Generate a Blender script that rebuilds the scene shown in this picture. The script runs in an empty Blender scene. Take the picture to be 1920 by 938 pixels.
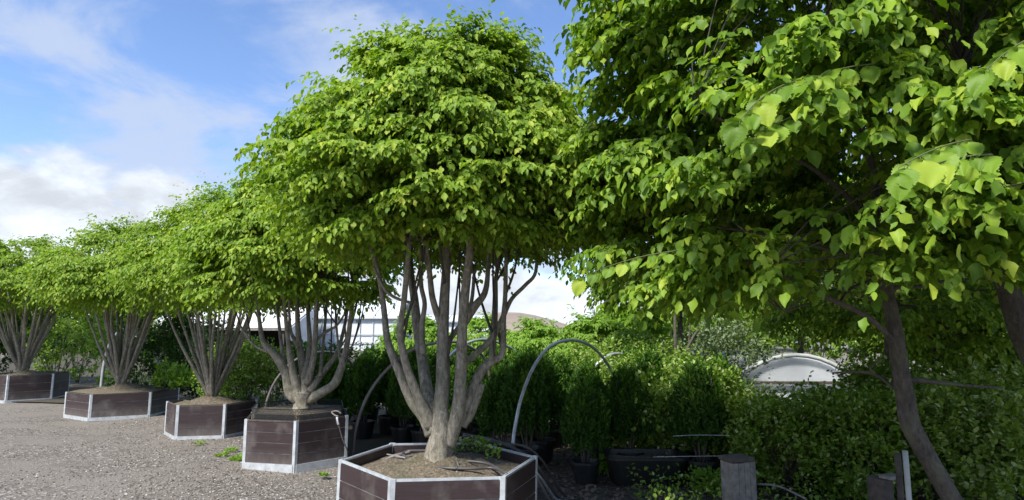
import bpy, bmesh, math, random
import numpy as np
from mathutils import Vector, Matrix
R_ = math.radians
rng = np.random.default_rng(11)
random.seed(5)
scene = bpy.context.scene
COL = scene.collection

# ------------------------------------------------------------------ camera
CAMZ, PITCH, F = 1.65, R_(7.5), 1150.0
cam_d = bpy.data.cameras.new('camera')
cam = bpy.data.objects.new('camera', cam_d); COL.objects.link(cam)
cam.location = (0, 0, CAMZ); cam.rotation_euler = (R_(90) + PITCH, 0, 0)
cam_d.sensor_width = 36; cam_d.lens = 36 * F / 1920; cam_d.clip_end = 3000; cam_d.clip_start = .05
scene.camera = cam
def ray(px, py):
    a = (px - 960) / F; b = (469 - py) / F
    return (a, math.cos(PITCH) - b * math.sin(PITCH), math.sin(PITCH) + b * math.cos(PITCH))
def W(px, py, Y):
    a = ray(px, py); s = Y / a[1]
    return Vector((a[0] * s, Y, CAMZ + a[2] * s))
def G(px, py, z=0.0):
    a = ray(px, py); s = (z - CAMZ) / a[2]
    return Vector((a[0] * s, a[1] * s, z))

# ------------------------------------------------------------------ materials
def new_mat(name):
    m = bpy.data.materials.new(name); m.use_nodes = True
    nt = m.node_tree; nt.nodes.clear()
    return m, nt, nt.nodes, nt.links
def ramp(nt, fac, stops):
    r = nt.nodes.new('ShaderNodeValToRGB')
    el = r.color_ramp.elements
    while len(el) < len(stops): el.new(.5)
    for e, (p, c) in zip(el, stops): e.position = p; e.color = (*c, 1)
    nt.links.new(fac, r.inputs[0]); return r.outputs[0]
def coords(nt, scale=(1, 1, 1), kind='Object'):
    t = nt.nodes.new('ShaderNodeTexCoord'); m = nt.nodes.new('ShaderNodeMapping')
    m.inputs['Scale'].default_value = scale
    nt.links.new(t.outputs[kind], m.inputs[0]); return m.outputs[0]
def noise(nt, vec, scale, detail=4, rough=.6, dist=0):
    n = nt.nodes.new('ShaderNodeTexNoise'); n.inputs['Scale'].default_value = scale
    n.inputs['Detail'].default_value = detail; n.inputs['Roughness'].default_value = rough
    n.inputs['Distortion'].default_value = dist
    nt.links.new(vec, n.inputs['Vector']); return n.outputs['Fac']
def mixc(nt, f, a, b, mode='MIX'):
    m = nt.nodes.new('ShaderNodeMix'); m.data_type = 'RGBA'; m.blend_type = mode
    for sock, v in ((m.inputs[0], f), (m.inputs[6], a), (m.inputs[7], b)):
        if isinstance(v, (int, float)): sock.default_value = v
        elif isinstance(v, tuple): sock.default_value = (*v, 1)
        else: nt.links.new(v, sock)
    return m.outputs[2]
def principled(nt, col, rough=.6, bump=None, bstr=.3, bdist=.01, metal=0, spec=.5):
    p = nt.nodes.new('ShaderNodeBsdfPrincipled'); o = nt.nodes.new('ShaderNodeOutputMaterial')
    if isinstance(col, tuple): p.inputs['Base Color'].default_value = (*col, 1)
    else: nt.links.new(col, p.inputs['Base Color'])
    if isinstance(rough, (int, float)): p.inputs['Roughness'].default_value = rough
    else: nt.links.new(rough, p.inputs['Roughness'])
    p.inputs['Metallic'].default_value = metal
    p.inputs['Specular IOR Level'].default_value = spec
    if bump is not None:
        b = nt.nodes.new('ShaderNodeBump'); b.inputs['Strength'].default_value = bstr; b.inputs['Distance'].default_value = bdist
        nt.links.new(bump, b.inputs['Height']); nt.links.new(b.outputs[0], p.inputs['Normal'])
    nt.links.new(p.outputs[0], o.inputs[0]); return p
def leaf_mat(name, stops, trans=.4, rough=.5, tint=1.15, clump=None):
    m, nt, N, L = new_mat(name)
    g = N.new('ShaderNodeNewGeometry')
    c = ramp(nt, g.outputs['Random Per Island'], stops)
    if clump:
        n = noise(nt, coords(nt), clump[0], 2)
        f = N.new('ShaderNodeMapRange'); f.inputs[1].default_value = .4; f.inputs[2].default_value = .65
        L.new(n, f.inputs[0])
        c = mixc(nt, f.outputs[0], c, mixc(nt, .6, c, clump[1]))
    p = N.new('ShaderNodeBsdfPrincipled'); L.new(c, p.inputs['Base Color'])
    p.inputs['Roughness'].default_value = rough + .12; p.inputs['Specular IOR Level'].default_value = .22
    t = N.new('ShaderNodeBsdfTranslucent')
    c2 = mixc(nt, 1.0, c, (tint, tint * 1.1, .35), 'MULTIPLY'); L.new(c2, t.inputs[0])
    mx = N.new('ShaderNodeMixShader'); mx.inputs[0].default_value = trans
    L.new(p.outputs[0], mx.inputs[1]); L.new(t.outputs[0], mx.inputs[2])
    o = N.new('ShaderNodeOutputMaterial'); L.new(mx.outputs[0], o.inputs[0]); return m
def bark_mat(name, a, b, c):
    m, nt, N, L = new_mat(name)
    v = coords(nt, (1, 1, .35)); n = noise(nt, v, 38, 8, .72); v2 = coords(nt, (1, 1, 1)); n2 = noise(nt, v2, 7, 3)
    col = mixc(nt, n2, ramp(nt, n, [(.3, a), (.55, b), (.75, c)]), (.10, .10, .07), 'MIX')
    r = N.new('ShaderNodeMapRange'); r.inputs[1].default_value = .45; r.inputs[2].default_value = .7; r.inputs[4].default_value = .65
    L.new(n2, r.inputs[0])
    col = mixc(nt, r.outputs[0], ramp(nt, n, [(.3, a), (.5, b), (.72, c)]), (.13, .13, .08))
    n3 = noise(nt, coords(nt), 16, 4, .7)
    r3 = N.new('ShaderNodeMapRange'); r3.inputs[1].default_value = .6; r3.inputs[2].default_value = .66; r3.inputs[4].default_value = .5; L.new(n3, r3.inputs[0])
    col = mixc(nt, r3.outputs[0], col, tuple(min(.5, x * 1.25) for x in c))
    r4 = N.new('ShaderNodeMapRange'); r4.inputs[1].default_value = .40; r4.inputs[2].default_value = .34; r4.inputs[4].default_value = .6; L.new(n3, r4.inputs[0])
    col = mixc(nt, r4.outputs[0], col, a)
    principled(nt, col, .85, n, 1.0, .018); return m
def plain(name, col, rough=.5, metal=0, var=.25, scale=9, bump=.1):
    m, nt, N, L = new_mat(name)
    n = noise(nt, coords(nt), scale, 5)
    lo = tuple(x * (1 - var) for x in col); hi = tuple(min(1, x * (1 + var)) for x in col)
    principled(nt, ramp(nt, n, [(.3, lo), (.7, hi)]), rough, n, bump, .004, metal); return m

LEAF_STOPS = [(0, (.125, .22, .024)), (.4, (.195, .315, .032)), (.75, (.27, .38, .042)), (1, (.42, .48, .07))]
M = {}
M['leaf'] = leaf_mat('ironwood_leaf', LEAF_STOPS, .38, .40, 1.15, (1.4, (.17, .28, .03)))
M['leaf_near'] = leaf_mat('near_leaf', [(0, (.08, .155, .016)), (.5, (.15, .265, .024)), (.85, (.25, .37, .036)), (1, (.34, .43, .05))], .36, .38, 1.15)
M['leaf_far'] = leaf_mat('far_leaf', [(0, (.08, .15, .012)), (.5, (.12, .21, .016)), (1, (.19, .29, .03))], .4, .5, 1.2)
M['leaf_lime'] = leaf_mat('lime_leaf', [(0, (.15, .28, .03)), (.5, (.2, .35, .04)), (1, (.3, .43, .09))], .45, .5)
M['leaf_dark'] = leaf_mat('dark_leaf', [(0, (.02, .055, .010)), (.5, (.035, .09, .014)), (1, (.06, .13, .02))], .3, .5)
M['leaf_bush'] = leaf_mat('bush_leaf', [(0, (.09, .18, .02)), (.5, (.18, .30, .035)), (.85, (.32, .43, .09)), (1, (.5, .56, .3))], .38, .22)
M['leaf_bush_light'] = leaf_mat('light_bush_leaf', [(0, (.14, .23, .03)), (.6, (.24, .34, .05)), (1, (.5, .56, .3))], .38, .25)
M['leaf_grey'] = leaf_mat('grey_leaf', [(0, (.09, .14, .06)), (.5, (.15, .21, .10)), (1, (.28, .34, .22))], .35, .5)
M['bark'] = bark_mat('ironwood_bark', (.07, .062, .046), (.26, .23, .18), (.44, .41, .345))
M['bark_dark'] = bark_mat('dark_bark', (.03, .025, .02), (.075, .062, .052), (.13, .115, .10))
M['twig'] = plain('green_twig', (.10, .11, .04), .6)
M['steel'] = plain('galvanised_steel', (.52, .55, .57), .45, .35, .22, 14)
M['pipe'] = plain('grey_pipe', (.42, .43, .44), .4, .5, .25, 10)
M['pipe_dark'] = plain('dull_pipe', (.16, .14, .13), .6, .1, .3, 6)
M['hose'] = plain('black_hose', (.06, .053, .053), .45, 0, .3, 8)
M['hose_grey'] = plain('dusty_hose', (.19, .175, .17), .5, 0, .3, 8)
M['plastic'] = plain('black_plastic', (.012, .013, .013), .45, 0, .3, 6)
M['mesh'] = plain('black_mesh', (.018, .018, .018), .5, 0, .3, 20)
M['oldwood'] = plain('weathered_wood', (.20, .185, .17), .85, 0, .45, 16, .6)
M['darkwood'] = plain('dark_wood', (.07, .058, .05), .85, 0, .5, 16, .6)
M['white'] = plain('white_pole', (.42, .44, .43), .5, 0, .15, 12)
M['litter'] = plain('dead_leaves', (.13, .10, .075), .8, 0, .5, 40)
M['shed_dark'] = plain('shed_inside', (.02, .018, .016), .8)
M['shed_roof'] = plain('pale_roof', (.60, .60, .60), .6, 0, .12, 2)
M['glass'] = plain('milky_greenhouse_glass', (.66, .70, .71), .35, 0, .16, .7)
def film():
    m, nt, N, L = new_mat('white_film')
    p = N.new('ShaderNodeBsdfPrincipled'); p.inputs['Base Color'].default_value = (.88, .90, .92, 1); p.inputs['Roughness'].default_value = .4
    t = N.new('ShaderNodeBsdfTranslucent'); t.inputs[0].default_value = (.93, .95, .97, 1)
    mx = N.new('ShaderNodeMixShader'); mx.inputs[0].default_value = .7; L.new(p.outputs[0], mx.inputs[1]); L.new(t.outputs[0], mx.inputs[2])
    o = N.new('ShaderNodeOutputMaterial'); L.new(mx.outputs[0], o.inputs[0]); return m
M['film'] = film()
M['stone'] = leaf_mat('gravel_stone', [(0, (.07, .062, .055)), (.4, (.13, .116, .10)), (.8, (.235, .212, .188)), (1, (.44, .42, .39))], 0, .85)
M['yew'] = leaf_mat('yew_needles', [(0, (.02, .06, .008)), (.5, (.035, .095, .012)), (1, (.07, .15, .02))], .3, .5)
M['yew_tip'] = leaf_mat('yew_fresh_tips', [(0, (.05, .13, .014)), (.5, (.085, .185, .02)), (1, (.15, .27, .035))], .4, .5)

def plank_mat():
    m, nt, N, L = new_mat('brown_composite_plank')
    n1 = noise(nt, coords(nt, (3, 3, 60)), 2, 5); n2 = noise(nt, coords(nt), 3.2, 4); n3 = noise(nt, coords(nt, (1, 1, .25)), 22, 3)
    base = ramp(nt, n1, [(.3, (.025, .0145, .015)), (.7, (.042, .025, .026))])
    mr = N.new('ShaderNodeMapRange'); mr.inputs[1].default_value = .54; mr.inputs[2].default_value = .74; mr.inputs[4].default_value = .55; L.new(n2, mr.inputs[0])
    tcn = N.new('ShaderNodeTexCoord'); sx = N.new('ShaderNodeSeparateXYZ'); L.new(tcn.outputs['Object'], sx.inputs[0])
    hz = N.new('ShaderNodeMapRange'); hz.inputs[1].default_value = .05; hz.inputs[2].default_value = .26; hz.inputs[3].default_value = .55; hz.inputs[4].default_value = 0; L.new(sx.outputs[2], hz.inputs[0])
    ad = N.new('ShaderNodeMath'); ad.operation = 'ADD'; ad.use_clamp = True; L.new(mr.outputs[0], ad.inputs[0]); L.new(hz.outputs[0], ad.inputs[1])
    mul = N.new('ShaderNodeMath'); mul.operation = 'MULTIPLY'; L.new(ad.outputs[0], mul.inputs[0]); L.new(n3, mul.inputs[1])
    col = mixc(nt, mul.outputs[0], base, (.25, .23, .21))
    principled(nt, col, .5, n1, .15, .003, 0, .5); return m
M['plank'] = plank_mat()
M['groove'] = plain('dusty_groove', (.27, .25, .23), .7, 0, .6, 9)
def soil_mat():
    m, nt, N, L = new_mat('planter_soil')
    v = coords(nt); n = noise(nt, v, 45, 5); n2 = noise(nt, v, 5, 3)
    c = ramp(nt, n, [(.3, (.05, .038, .026)), (.5, (.135, .108, .076)), (.68, (.26, .215, .155))])
    r = N.new('ShaderNodeMapRange'); r.inputs[1].default_value = .45; r.inputs[2].default_value = .7; r.inputs[4].default_value = .6; L.new(n2, r.inputs[0])
    c = mixc(nt, r.outputs[0], c, (.075, .08, .035))
    principled(nt, c, .95, n, 1, .02); return m
M['soil'] = soil_mat()
def ground_mat():
    m, nt, N, L = new_mat('gravel_ground')
    v = coords(nt)
    vo = N.new('ShaderNodeTexVoronoi'); vo.inputs['Scale'].default_value = 46; L.new(v, vo.inputs[0])
    hs = N.new('ShaderNodeSeparateColor'); L.new(vo.outputs['Color'], hs.inputs[0])
    peb = ramp(nt, hs.outputs[0], [(0, (.08, .07, .06)), (.4, (.13, .116, .10)), (.8, (.198, .178, .157)), (1, (.36, .335, .31))])
    fine = noise(nt, v, 60, 6, .7)
    comp = ramp(nt, fine, [(.3, (.142, .125, .108)), (.7, (.235, .212, .188))])
    big = noise(nt, coords(nt, (.7, 1.3, 1)), .8, 5, .6, .6)
    mr = N.new('ShaderNodeMapRange'); mr.inputs[1].default_value = .42; mr.inputs[2].default_value = .58; L.new(big, mr.inputs[0])
    col = mixc(nt, mr.outputs[0], peb, comp)
    d2 = noise(nt, v, 1.9, 4); mr2 = N.new('ShaderNodeMapRange'); mr2.inputs[1].default_value = .52; mr2.inputs[2].default_value = .72; mr2.inputs[4].default_value = .5; L.new(d2, mr2.inputs[0])
    col = mixc(nt, mr2.outputs[0], col, (.12, .10, .085))
    h = N.new('ShaderNodeMath'); h.operation = 'ADD'; L.new(fine, h.inputs[0]); L.new(vo.outputs['Distance'], h.inputs[1])
    principled(nt, col, .9, h.outputs[0], .7, .012, 0, .3); return m
M['ground'] = ground_mat()
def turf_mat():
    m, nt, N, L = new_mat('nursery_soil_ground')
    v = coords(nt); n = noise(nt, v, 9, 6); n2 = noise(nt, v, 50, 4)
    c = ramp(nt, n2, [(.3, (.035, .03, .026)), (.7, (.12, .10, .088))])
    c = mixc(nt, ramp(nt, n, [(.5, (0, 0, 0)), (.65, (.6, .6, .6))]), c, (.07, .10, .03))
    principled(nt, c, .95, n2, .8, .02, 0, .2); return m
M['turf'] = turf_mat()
def hill_mat():
    m, nt, N, L = new_mat('bare_hill')
    n = noise(nt, coords(nt), .08, 5)
    principled(nt, ramp(nt, n, [(.35, (.20, .16, .125)), (.65, (.27, .215, .18))]), .95); return m
M['hill'] = hill_mat()

# ------------------------------------------------------------------ mesh helpers
def link(o, parent=None):
    COL.objects.link(o)
    if parent is not None:
        o.parent = parent; o.matrix_parent_inverse = Matrix.Translation(-parent.location) if False else Matrix()
    return o
def mesh_np(name, verts, faces_by_size, mat, parent=None, smooth=False):
    """verts (n,3); faces_by_size list of int arrays (k,m)."""
    me = bpy.data.meshes.new(name)
    verts = np.asarray(verts, dtype=np.float32)
    me.vertices.add(len(verts)); me.vertices.foreach_set('co', verts.ravel())
    loops = np.concatenate([f.ravel() for f in faces_by_size]).astype(np.int32)
    sizes = np.concatenate([np.full(len(f), f.shape[1]) for f in faces_by_size])
    starts = np.concatenate([[0], np.cumsum(sizes)[:-1]]).astype(np.int32)
    me.loops.add(len(loops)); me.loops.foreach_set('vertex_index', loops)
    me.polygons.add(len(sizes)); me.polygons.foreach_set('loop_start', starts)
    me.polygons.foreach_set('loop_total', sizes.astype(np.int32))
    me.polygons.foreach_set('use_smooth', np.full(len(sizes), smooth))
    me.update(calc_edges=True); me.validate()
    me.materials.append(mat)
    o = bpy.data.objects.new(name, me); return link(o, parent)
class MB:
    def __init__(s): s.v = []; s.f = {}; s.n = 0
    def add(s, V, faces):
        V = np.asarray(V, float).reshape(-1, 3)
        for fc in faces: s.f.setdefault(len(fc), []).append([i + s.n for i in fc])
        s.v.append(V); s.n += len(V)
    def box(s, c, size, rot=None):
        V = np.array([(x, y, z) for x in (-.5, .5) for y in (-.5, .5) for z in (-.5, .5)]) * np.array(size)
        if rot is not None: V = V @ np.array(rot).T
        s.add(V + np.array(c), [(0, 1, 3, 2), (4, 6, 7, 5), (0, 4, 5, 1), (2, 3, 7, 6), (0, 2, 6, 4), (1, 5, 7, 3)])
    def obox(s, a, b, th, z0, z1):
        """upright slab between ground points a,b with thickness th"""
        a = np.array(a[:2], float); b = np.array(b[:2], float); d = b - a; L = np.linalg.norm(d); d /= L; n = np.array([-d[1], d[0]])
        V = []
        for p in (a, b):
            for q in (-.5, .5):
                for z in (z0, z1): V.append((*(p + n * th * q), z))
        s.add(V, [(0, 1, 3, 2), (4, 6, 7, 5), (0, 4, 5, 1), (2, 3, 7, 6), (0, 2, 6, 4), (1, 5, 7, 3)])
    def tube(s, pts, rad, seg=8, wob=0, sub=4, cap=True, flute=0):
        P = np.array([tuple(p) for p in pts], float)
        r = np.array(rad if hasattr(rad, '__len__') else [rad] * len(P), float)
        if sub > 1 and len(P) > 2:
            Q = []; RR = []
            for i in range(len(P) - 1):
                p0 = P[max(i - 1, 0)]; p1 = P[i]; p2 = P[i + 1]; p3 = P[min(i + 2, len(P) - 1)]
                for k in range(sub):
                    t = k / sub
                    Q.append(.5 * ((2 * p1) + (-p0 + p2) * t + (2 * p0 - 5 * p1 + 4 * p2 - p3) * t * t + (-p0 + 3 * p1 - 3 * p2 + p3) * t ** 3))
                    RR.append(r[i] * (1 - t) + r[i + 1] * t)
            Q.append(P[-1]); RR.append(r[-1]); P = np.array(Q); r = np.array(RR)
        n = len(P); T = np.gradient(P, axis=0); T /= np.linalg.norm(T, axis=1)[:, None] + 1e-9
        up = np.array([.31, .17, .93]) if abs(T[0][2]) < .8 else np.array([1., .2, .1])
        V = []
        u = np.cross(T[0], up); u /= np.linalg.norm(u)
        ph = random.random() * 6
        for i in range(n):
            u = u - T[i] * np.dot(u, T[i]); u /= np.linalg.norm(u) + 1e-9
            w = np.cross(T[i], u)
            for k in range(seg):
                a = 2 * math.pi * k / seg
                rr = r[i] * (1 + wob * math.sin(3 * a + ph + i * .35) + wob * (random.random() - .5) + flute * math.sin(5 * a + ph))
                V.append(P[i] + (u * math.cos(a) + w * math.sin(a)) * rr)
        fs = []
        for i in range(n - 1):
            for k in range(seg):
                k2 = (k + 1) % seg
                fs.append((i * seg + k, i * seg + k2, (i + 1) * seg + k2, (i + 1) * seg + k))
        if cap:
            fs.append(tuple(reversed(range(seg)))); fs.append(tuple((n - 1) * seg + k for k in range(seg)))
        s.add(V, fs)
    def lathe(s, prof, c=(0, 0, 0), seg=20, wob=0):
        V = []; n = len(prof)
        for (r, z) in prof:
            for k in range(seg):
                a = 2 * math.pi * k / seg; V.append((c[0] + r * math.cos(a), c[1] + r * math.sin(a), c[2] + z))
        fs = [(i * seg + k, i * seg + (k + 1) % seg, (i + 1) * seg + (k + 1) % seg, (i + 1) * seg + k) for i in range(n - 1) for k in range(seg)]
        s.add(V, fs)
    def build(s, name, mat, parent=None, smooth=False):
        V = np.concatenate(s.v)
        if parent is not None: V = V - np.array(parent.location)
        fb = [np.array(f) for f in s.f.values()]
        return mesh_np(name, V, fb, mat, parent, smooth)
def tag(o, label=None, cat=None, group=None, kind=None):
    if label: o['label'] = label
    if cat: o['category'] = cat
    if group: o['group'] = group
    if kind: o['kind'] = kind
    return o
def thing(name, loc, label, cat, group=None):
    o = bpy.data.objects.new(name, None); COL.objects.link(o); o.location = loc; o.empty_display_size = .2
    return tag(o, label, cat, group)
def copy_thing(root, loc, rz, sc, label, group=None):
    r = root.copy(); COL.objects.link(r); r.location = loc; r.rotation_euler = (0, 0, rz); r.scale = (sc, sc, sc)
    r['label'] = label
    if group: r['group'] = group
    for ch in list(root.children):
        c = ch.copy(); COL.objects.link(c); c.parent = r
    return r

# ------------------------------------------------------------------ leaves
_sd = [(.13, .17, .02), (.34, .31, .06), (.55, .33, .035), (.66, .265, .065), (.86, .13, -.02)]
HI_V = np.array([(0, 0, 0)] + _sd + [(1, 0, -.12)] + [(a, -b, c) for a, b, c in _sd[::-1]] + [(.25, 0, -.05), (.5, 0, -.05), (.76, 0, -.07)])
# 0 base, 1-5 right side, 6 tip, 7-11 left side (from the tip), 12-14 midrib
HI_T = np.array([(0, 1, 12), (0, 12, 11), (5, 6, 14), (14, 6, 7)])
HI_Q = np.array([(1, 2, 13, 12), (2, 3, 4, 13), (4, 5, 14, 13), (12, 13, 10, 11), (13, 8, 9, 10), (13, 14, 7, 8)])
LO_V = np.array([(0, 0, 0), (.3, .28, .05), (.7, .25, .03), (1, 0, -.05), (.7, -.25, .03), (.3, -.28, .05)])
LO_T = np.array([(0, 1, 2, 3), (0, 3, 4, 5)])
def norm(a): return a / (np.linalg.norm(a, axis=-1, keepdims=True) + 1e-9)
def leaves(name, P, A, Nn, size, mat, parent=None, hi=True, width=1.0):
    A = norm(A); S = norm(np.cross(Nn, A)); U = np.cross(A, S)
    T = HI_V if hi else LO_V
    size = np.asarray(size).reshape(-1, 1, 1)
    w = width * (rng.uniform(.8, 1.2, len(P)) if True else 1).reshape(-1, 1, 1)
    curl = rng.uniform(.3, 2.2, len(P)).reshape(-1, 1, 1)
    V = P[:, None, :] + size * (T[None, :, 0:1] * A[:, None] + T[None, :, 1:2] * w * S[:, None] + T[None, :, 2:3] * curl * U[:, None])
    if hi: V += (rng.normal(0, .035, V.shape) * size)
    n = len(P); k = len(T); off = (np.arange(n) * k)[:, None, None]
    fs = [(HI_T[None] + off).reshape(-1, 3), (HI_Q[None] + off).reshape(-1, 4)] if hi else [(LO_T[None] + off).reshape(-1, 4)]
    V = V.reshape(-1, 3)
    if parent is not None: V = V - np.array(parent.location)
    return mesh_np(name, V, fs, mat, parent, smooth=hi)
def frond_leaves(O, H, L, droop, K, hang=.6, lat=True):
    """leafy sprays: main twig + two laterals; returns leaf base points, axes, normals and twig segments"""
    Z = np.array([0, 0, 1.0])
    tw = [(O, H, L, droop)]
    if lat:
        for sgn, ta, tb in ((-1, .05, .25), (1, .1, .3), (-1, .4, .6), (1, .45, .65)):
            S = norm(np.cross(H, Z)) * sgn
            t0 = rng.uniform(ta, tb, len(O))[:, None]
            O2 = O + H * L[:, None] * t0 - Z * droop[:, None] * L[:, None] * t0 ** 2
            H2 = norm(H * rng.uniform(.6, 1, len(O))[:, None] + S * rng.uniform(.4, .95, len(O))[:, None] + rng.normal(0, .1, O.shape))
            tw.append((O2, H2, L * rng.uniform(.45, .7, len(O)), droop * 1.4 + .1))
    Ps, As, Ns, segs = [], [], [], []
    for q, (o, h, l, d) in enumerate(tw):
        kk = K if q == 0 else max(3, int(K * .6))
        for i in range(kk):
            t = ((i + .6) / kk + rng.uniform(-.04, .04, len(o)))[:, None]
            P = o + h * l[:, None] * t - Z * (d * l)[:, None] * t ** 2
            T = norm(h - Z * 2 * d[:, None] * t)
            S = norm(np.cross(T, Z)) * (1 if i % 2 else -1)
            if i == kk - 1: S = S * .2
            A = T * .6 + S * .6 - Z * rng.uniform(.3, 1.3, (len(o), 1)) * hang + rng.normal(0, .15, P.shape)
            Nn = Z * .8 + T * .6 + rng.normal(0, .24, P.shape)
            Ps.append(P); As.append(A); Ns.append(Nn)
        e = o + h * l[:, None] - Z * (d * l)[:, None]; m = o + h * l[:, None] * .5 - Z * (d * l)[:, None] * .25
        segs.append((o, m, e))
    return np.concatenate(Ps), np.concatenate(As), np.concatenate(Ns), segs
def crown(parent, c, z0, z1, prof, n, flen, leaf, mat, hi=True, K=9, tiers=9, inner=.3, squash=1.0, seed=0, twigs=True, up_top=1.0, cull=None, hang=.52, pad=12):
    """crown of leafy sprays; prof = [(u, radius)]"""
    npad = max(12, n // pad)
    u = rng.uniform(0, 1, npad * 4) ** .9
    R = np.interp(u, [p[0] for p in prof], [p[1] for p in prof])
    keep = rng.uniform(0, max(p[1] for p in prof), len(u)) < R + .15
    u = u[keep][:npad]; npad = len(u); azp = rng.uniform(0, 2 * math.pi, npad); dep = rng.uniform(.86, 1.04, npad)
    pi_ = rng.integers(0, npad, n); free = rng.uniform(0, 1, n) < .16
    u = np.where(free, rng.uniform(0, 1, n), u[pi_]); az = np.where(free, rng.uniform(0, 6.283, n), azp[pi_]); dep = np.where(free, .85, dep[pi_])
    jr = rng.normal(0, .17, n) / np.maximum(np.interp(u, [p[0] for p in prof], [p[1] for p in prof]), .3)
    az = az + jr
    ph = seed * 1.7
    ut = (np.round(u * tiers + .6 * np.sin(az * 3 + ph)) - .6 * np.sin(az * 3 + ph)) / tiers
    u2 = np.clip(.6 * u + .4 * ut, 0.0, 1)
    R = np.interp(u2, [p[0] for p in prof], [p[1] for p in prof])
    R = R * dep * (1 + .04 * np.sin(az * 4 + ph + u2 * 9) + rng.normal(0, .03, n))
    rin = rng.uniform(0, 1, n) < inner
    rho = np.where(rin, R * np.sqrt(rng.uniform(.05, .8, n)), R * rng.uniform(.78, .97, n))
    rho = np.maximum(rho - flen * .55, .02)
    zj = rng.normal(0, .022, n) - .10 * (jr * R / .2) ** 2 * .3
    O = np.stack([c[0] + rho * np.cos(az), c[1] + rho * np.sin(az) * squash, z0 + (z1 - z0) * u2 + zj], 1)
    d = np.stack([np.cos(az), np.sin(az), np.zeros(n)], 1)
    H = norm(d + np.array([0, 0, 1.0]) * (rng.uniform(-.02, .22, n) + up_top * np.clip(u2 - .62, 0, 1) * 3.2)[:, None] + rng.normal(0, 1, (n, 3)) * [.38, .38, .09])
    L = flen * rng.uniform(.6, 1.3, n) * np.where((u2 > .86) & (rng.uniform(0, 1, n) < .2), 1.3, 1)
    droop = rng.uniform(.18, .55, n) * np.where(u2 > .85, .5, 1)
    if cull is not None:
        k = ~cull(O + H * L[:, None]); O, H, L, droop = O[k], H[k], L[k], droop[k]
    P, A, Nn, segs = frond_leaves(O, H, L, droop, K, hang)
    if cull is not None:
        k = ~cull(P); P, A, Nn = P[k], A[k], Nn[k]
    sz = leaf * rng.uniform(.55, 1.3, len(P)) * np.repeat(1, len(P))
    o = leaves('crown', P, A, Nn, sz, mat, parent, hi, .88)
    return O, segs
def branches(parent, tips, O, count, mat, r0=.018, segs=None, tw=600):
    """branches from stem tips (point, radius) out to spray origins"""
    mb = MB()
    tips = [(np.array(tuple(t[0])), t[1]) for t in tips]
    idx = rng.choice(len(O), min(count, len(O)), replace=False)
    for i in idx:
        e = O[i]
        ds = [np.linalg.norm(e - t[0]) + (2 if e[2] < t[0][2] - .1 else 0) + random.random() * .4 for t in tips]
        t = tips[int(np.argmin(ds))]
        s = t[0]; m = (s + e) / 2 + np.array([random.gauss(0, .06), random.gauss(0, .06), -.02 + .12 * random.random()])
        L = np.linalg.norm(e - s)
        m[:2] = s[:2] * .6 + e[:2] * .4; m[2] = s[2] * .45 + e[2] * .55
        rr = min(t[1] * .75, r0)
        mb.tube([s, m, e], [rr, rr * .7, .004], 5, .05, 4, False)
    if segs:
        for (o, mm, e) in segs[:1]:
            for i in rng.choice(len(o), min(tw, len(o)), replace=False):
                mb.tube([o[i], mm[i], e[i]], [.0045, .0035, .0015], 3, 0, 1, False)
    return mb.build('branch', mat, parent, True)

# ------------------------------------------------------------------ world, sun
SUN_EL, SUN_AZ = R_(50), R_(216)        # azimuth measured clockwise from +Y (the view direction)
w = bpy.data.worlds.new('World'); scene.world = w; w.use_nodes = True
nt = w.node_tree; nt.nodes.clear(); N = nt.nodes; Lk = nt.links
def mth(op, a, b=None, c=None, clamp=False):
    n = N.new('ShaderNodeMath'); n.operation = op; n.use_clamp = clamp
    for i, v in enumerate((a, b, c)):
        if v is None: continue
        if isinstance(v, (int, float)): n.inputs[i].default_value = v
        else: Lk.new(v, n.inputs[i])
    return n.outputs[0]
def mrange(v, a, b, c=0, d=1, smooth=True):
    n = N.new('ShaderNodeMapRange'); n.interpolation_type = 'SMOOTHSTEP' if smooth else 'LINEAR'
    for i, q in enumerate((a, b, c, d)): n.inputs[i + 1].default_value = q
    Lk.new(v, n.inputs[0]); return n.outputs[0]
sky = N.new('ShaderNodeTexSky'); sky.sky_type = 'NISHITA'; sky.sun_disc = False
sky.sun_elevation = SUN_EL; sky.sun_rotation = SUN_AZ; sky.air_density = 1.0; sky.dust_density = .3; sky.ozone_density = 2.2
tc = N.new('ShaderNodeTexCoord'); sep = N.new('ShaderNodeSeparateXYZ'); Lk.new(tc.outputs['Generated'], sep.inputs[0])
X, Y, Z = sep.outputs
az = mth('ARCTAN2', X, Y); el = mth('ARCSINE', Z)
den = mth('ADD', mth('MAXIMUM', Z, 0), .22)
cv = N.new('ShaderNodeCombineXYZ'); Lk.new(mth('DIVIDE', X, den), cv.inputs[0]); Lk.new(mth('DIVIDE', Y, den), cv.inputs[1])
def wnoise(vec, scale, detail, rough, dist=0, off=(0, 0, 0), sc=(1, 1, 1)):
    mp = N.new('ShaderNodeMapping'); mp.inputs['Location'].default_value = off; mp.inputs['Scale'].default_value = sc; Lk.new(vec, mp.inputs[0])
    return noise(nt, mp.outputs[0], scale, detail, rough, dist)
thin = wnoise(cv.outputs[0], 1.7, 9, .58, .5, (3.1, .4, 0), (1, 1.25, 1))
thin_f = mrange(thin, .42, .62, 0.0, .85)
ca = N.new('ShaderNodeCombineXYZ'); Lk.new(az, ca.inputs[0]); Lk.new(el, ca.inputs[1])
puff = wnoise(ca.outputs[0], 5.5, 8, .5, .15, (1.3, .0, 0), (1, 1.5, 1))
puff2 = wnoise(ca.outputs[0], 9, 6, .6, .3, (5.3, 2.0, 0), (1, 1.6, 1))
topline = mth('ADD', mrange(az, -.50, -.20, .222, .10), mth('MULTIPLY', mth('SUBTRACT', puff, .5), .24))
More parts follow.
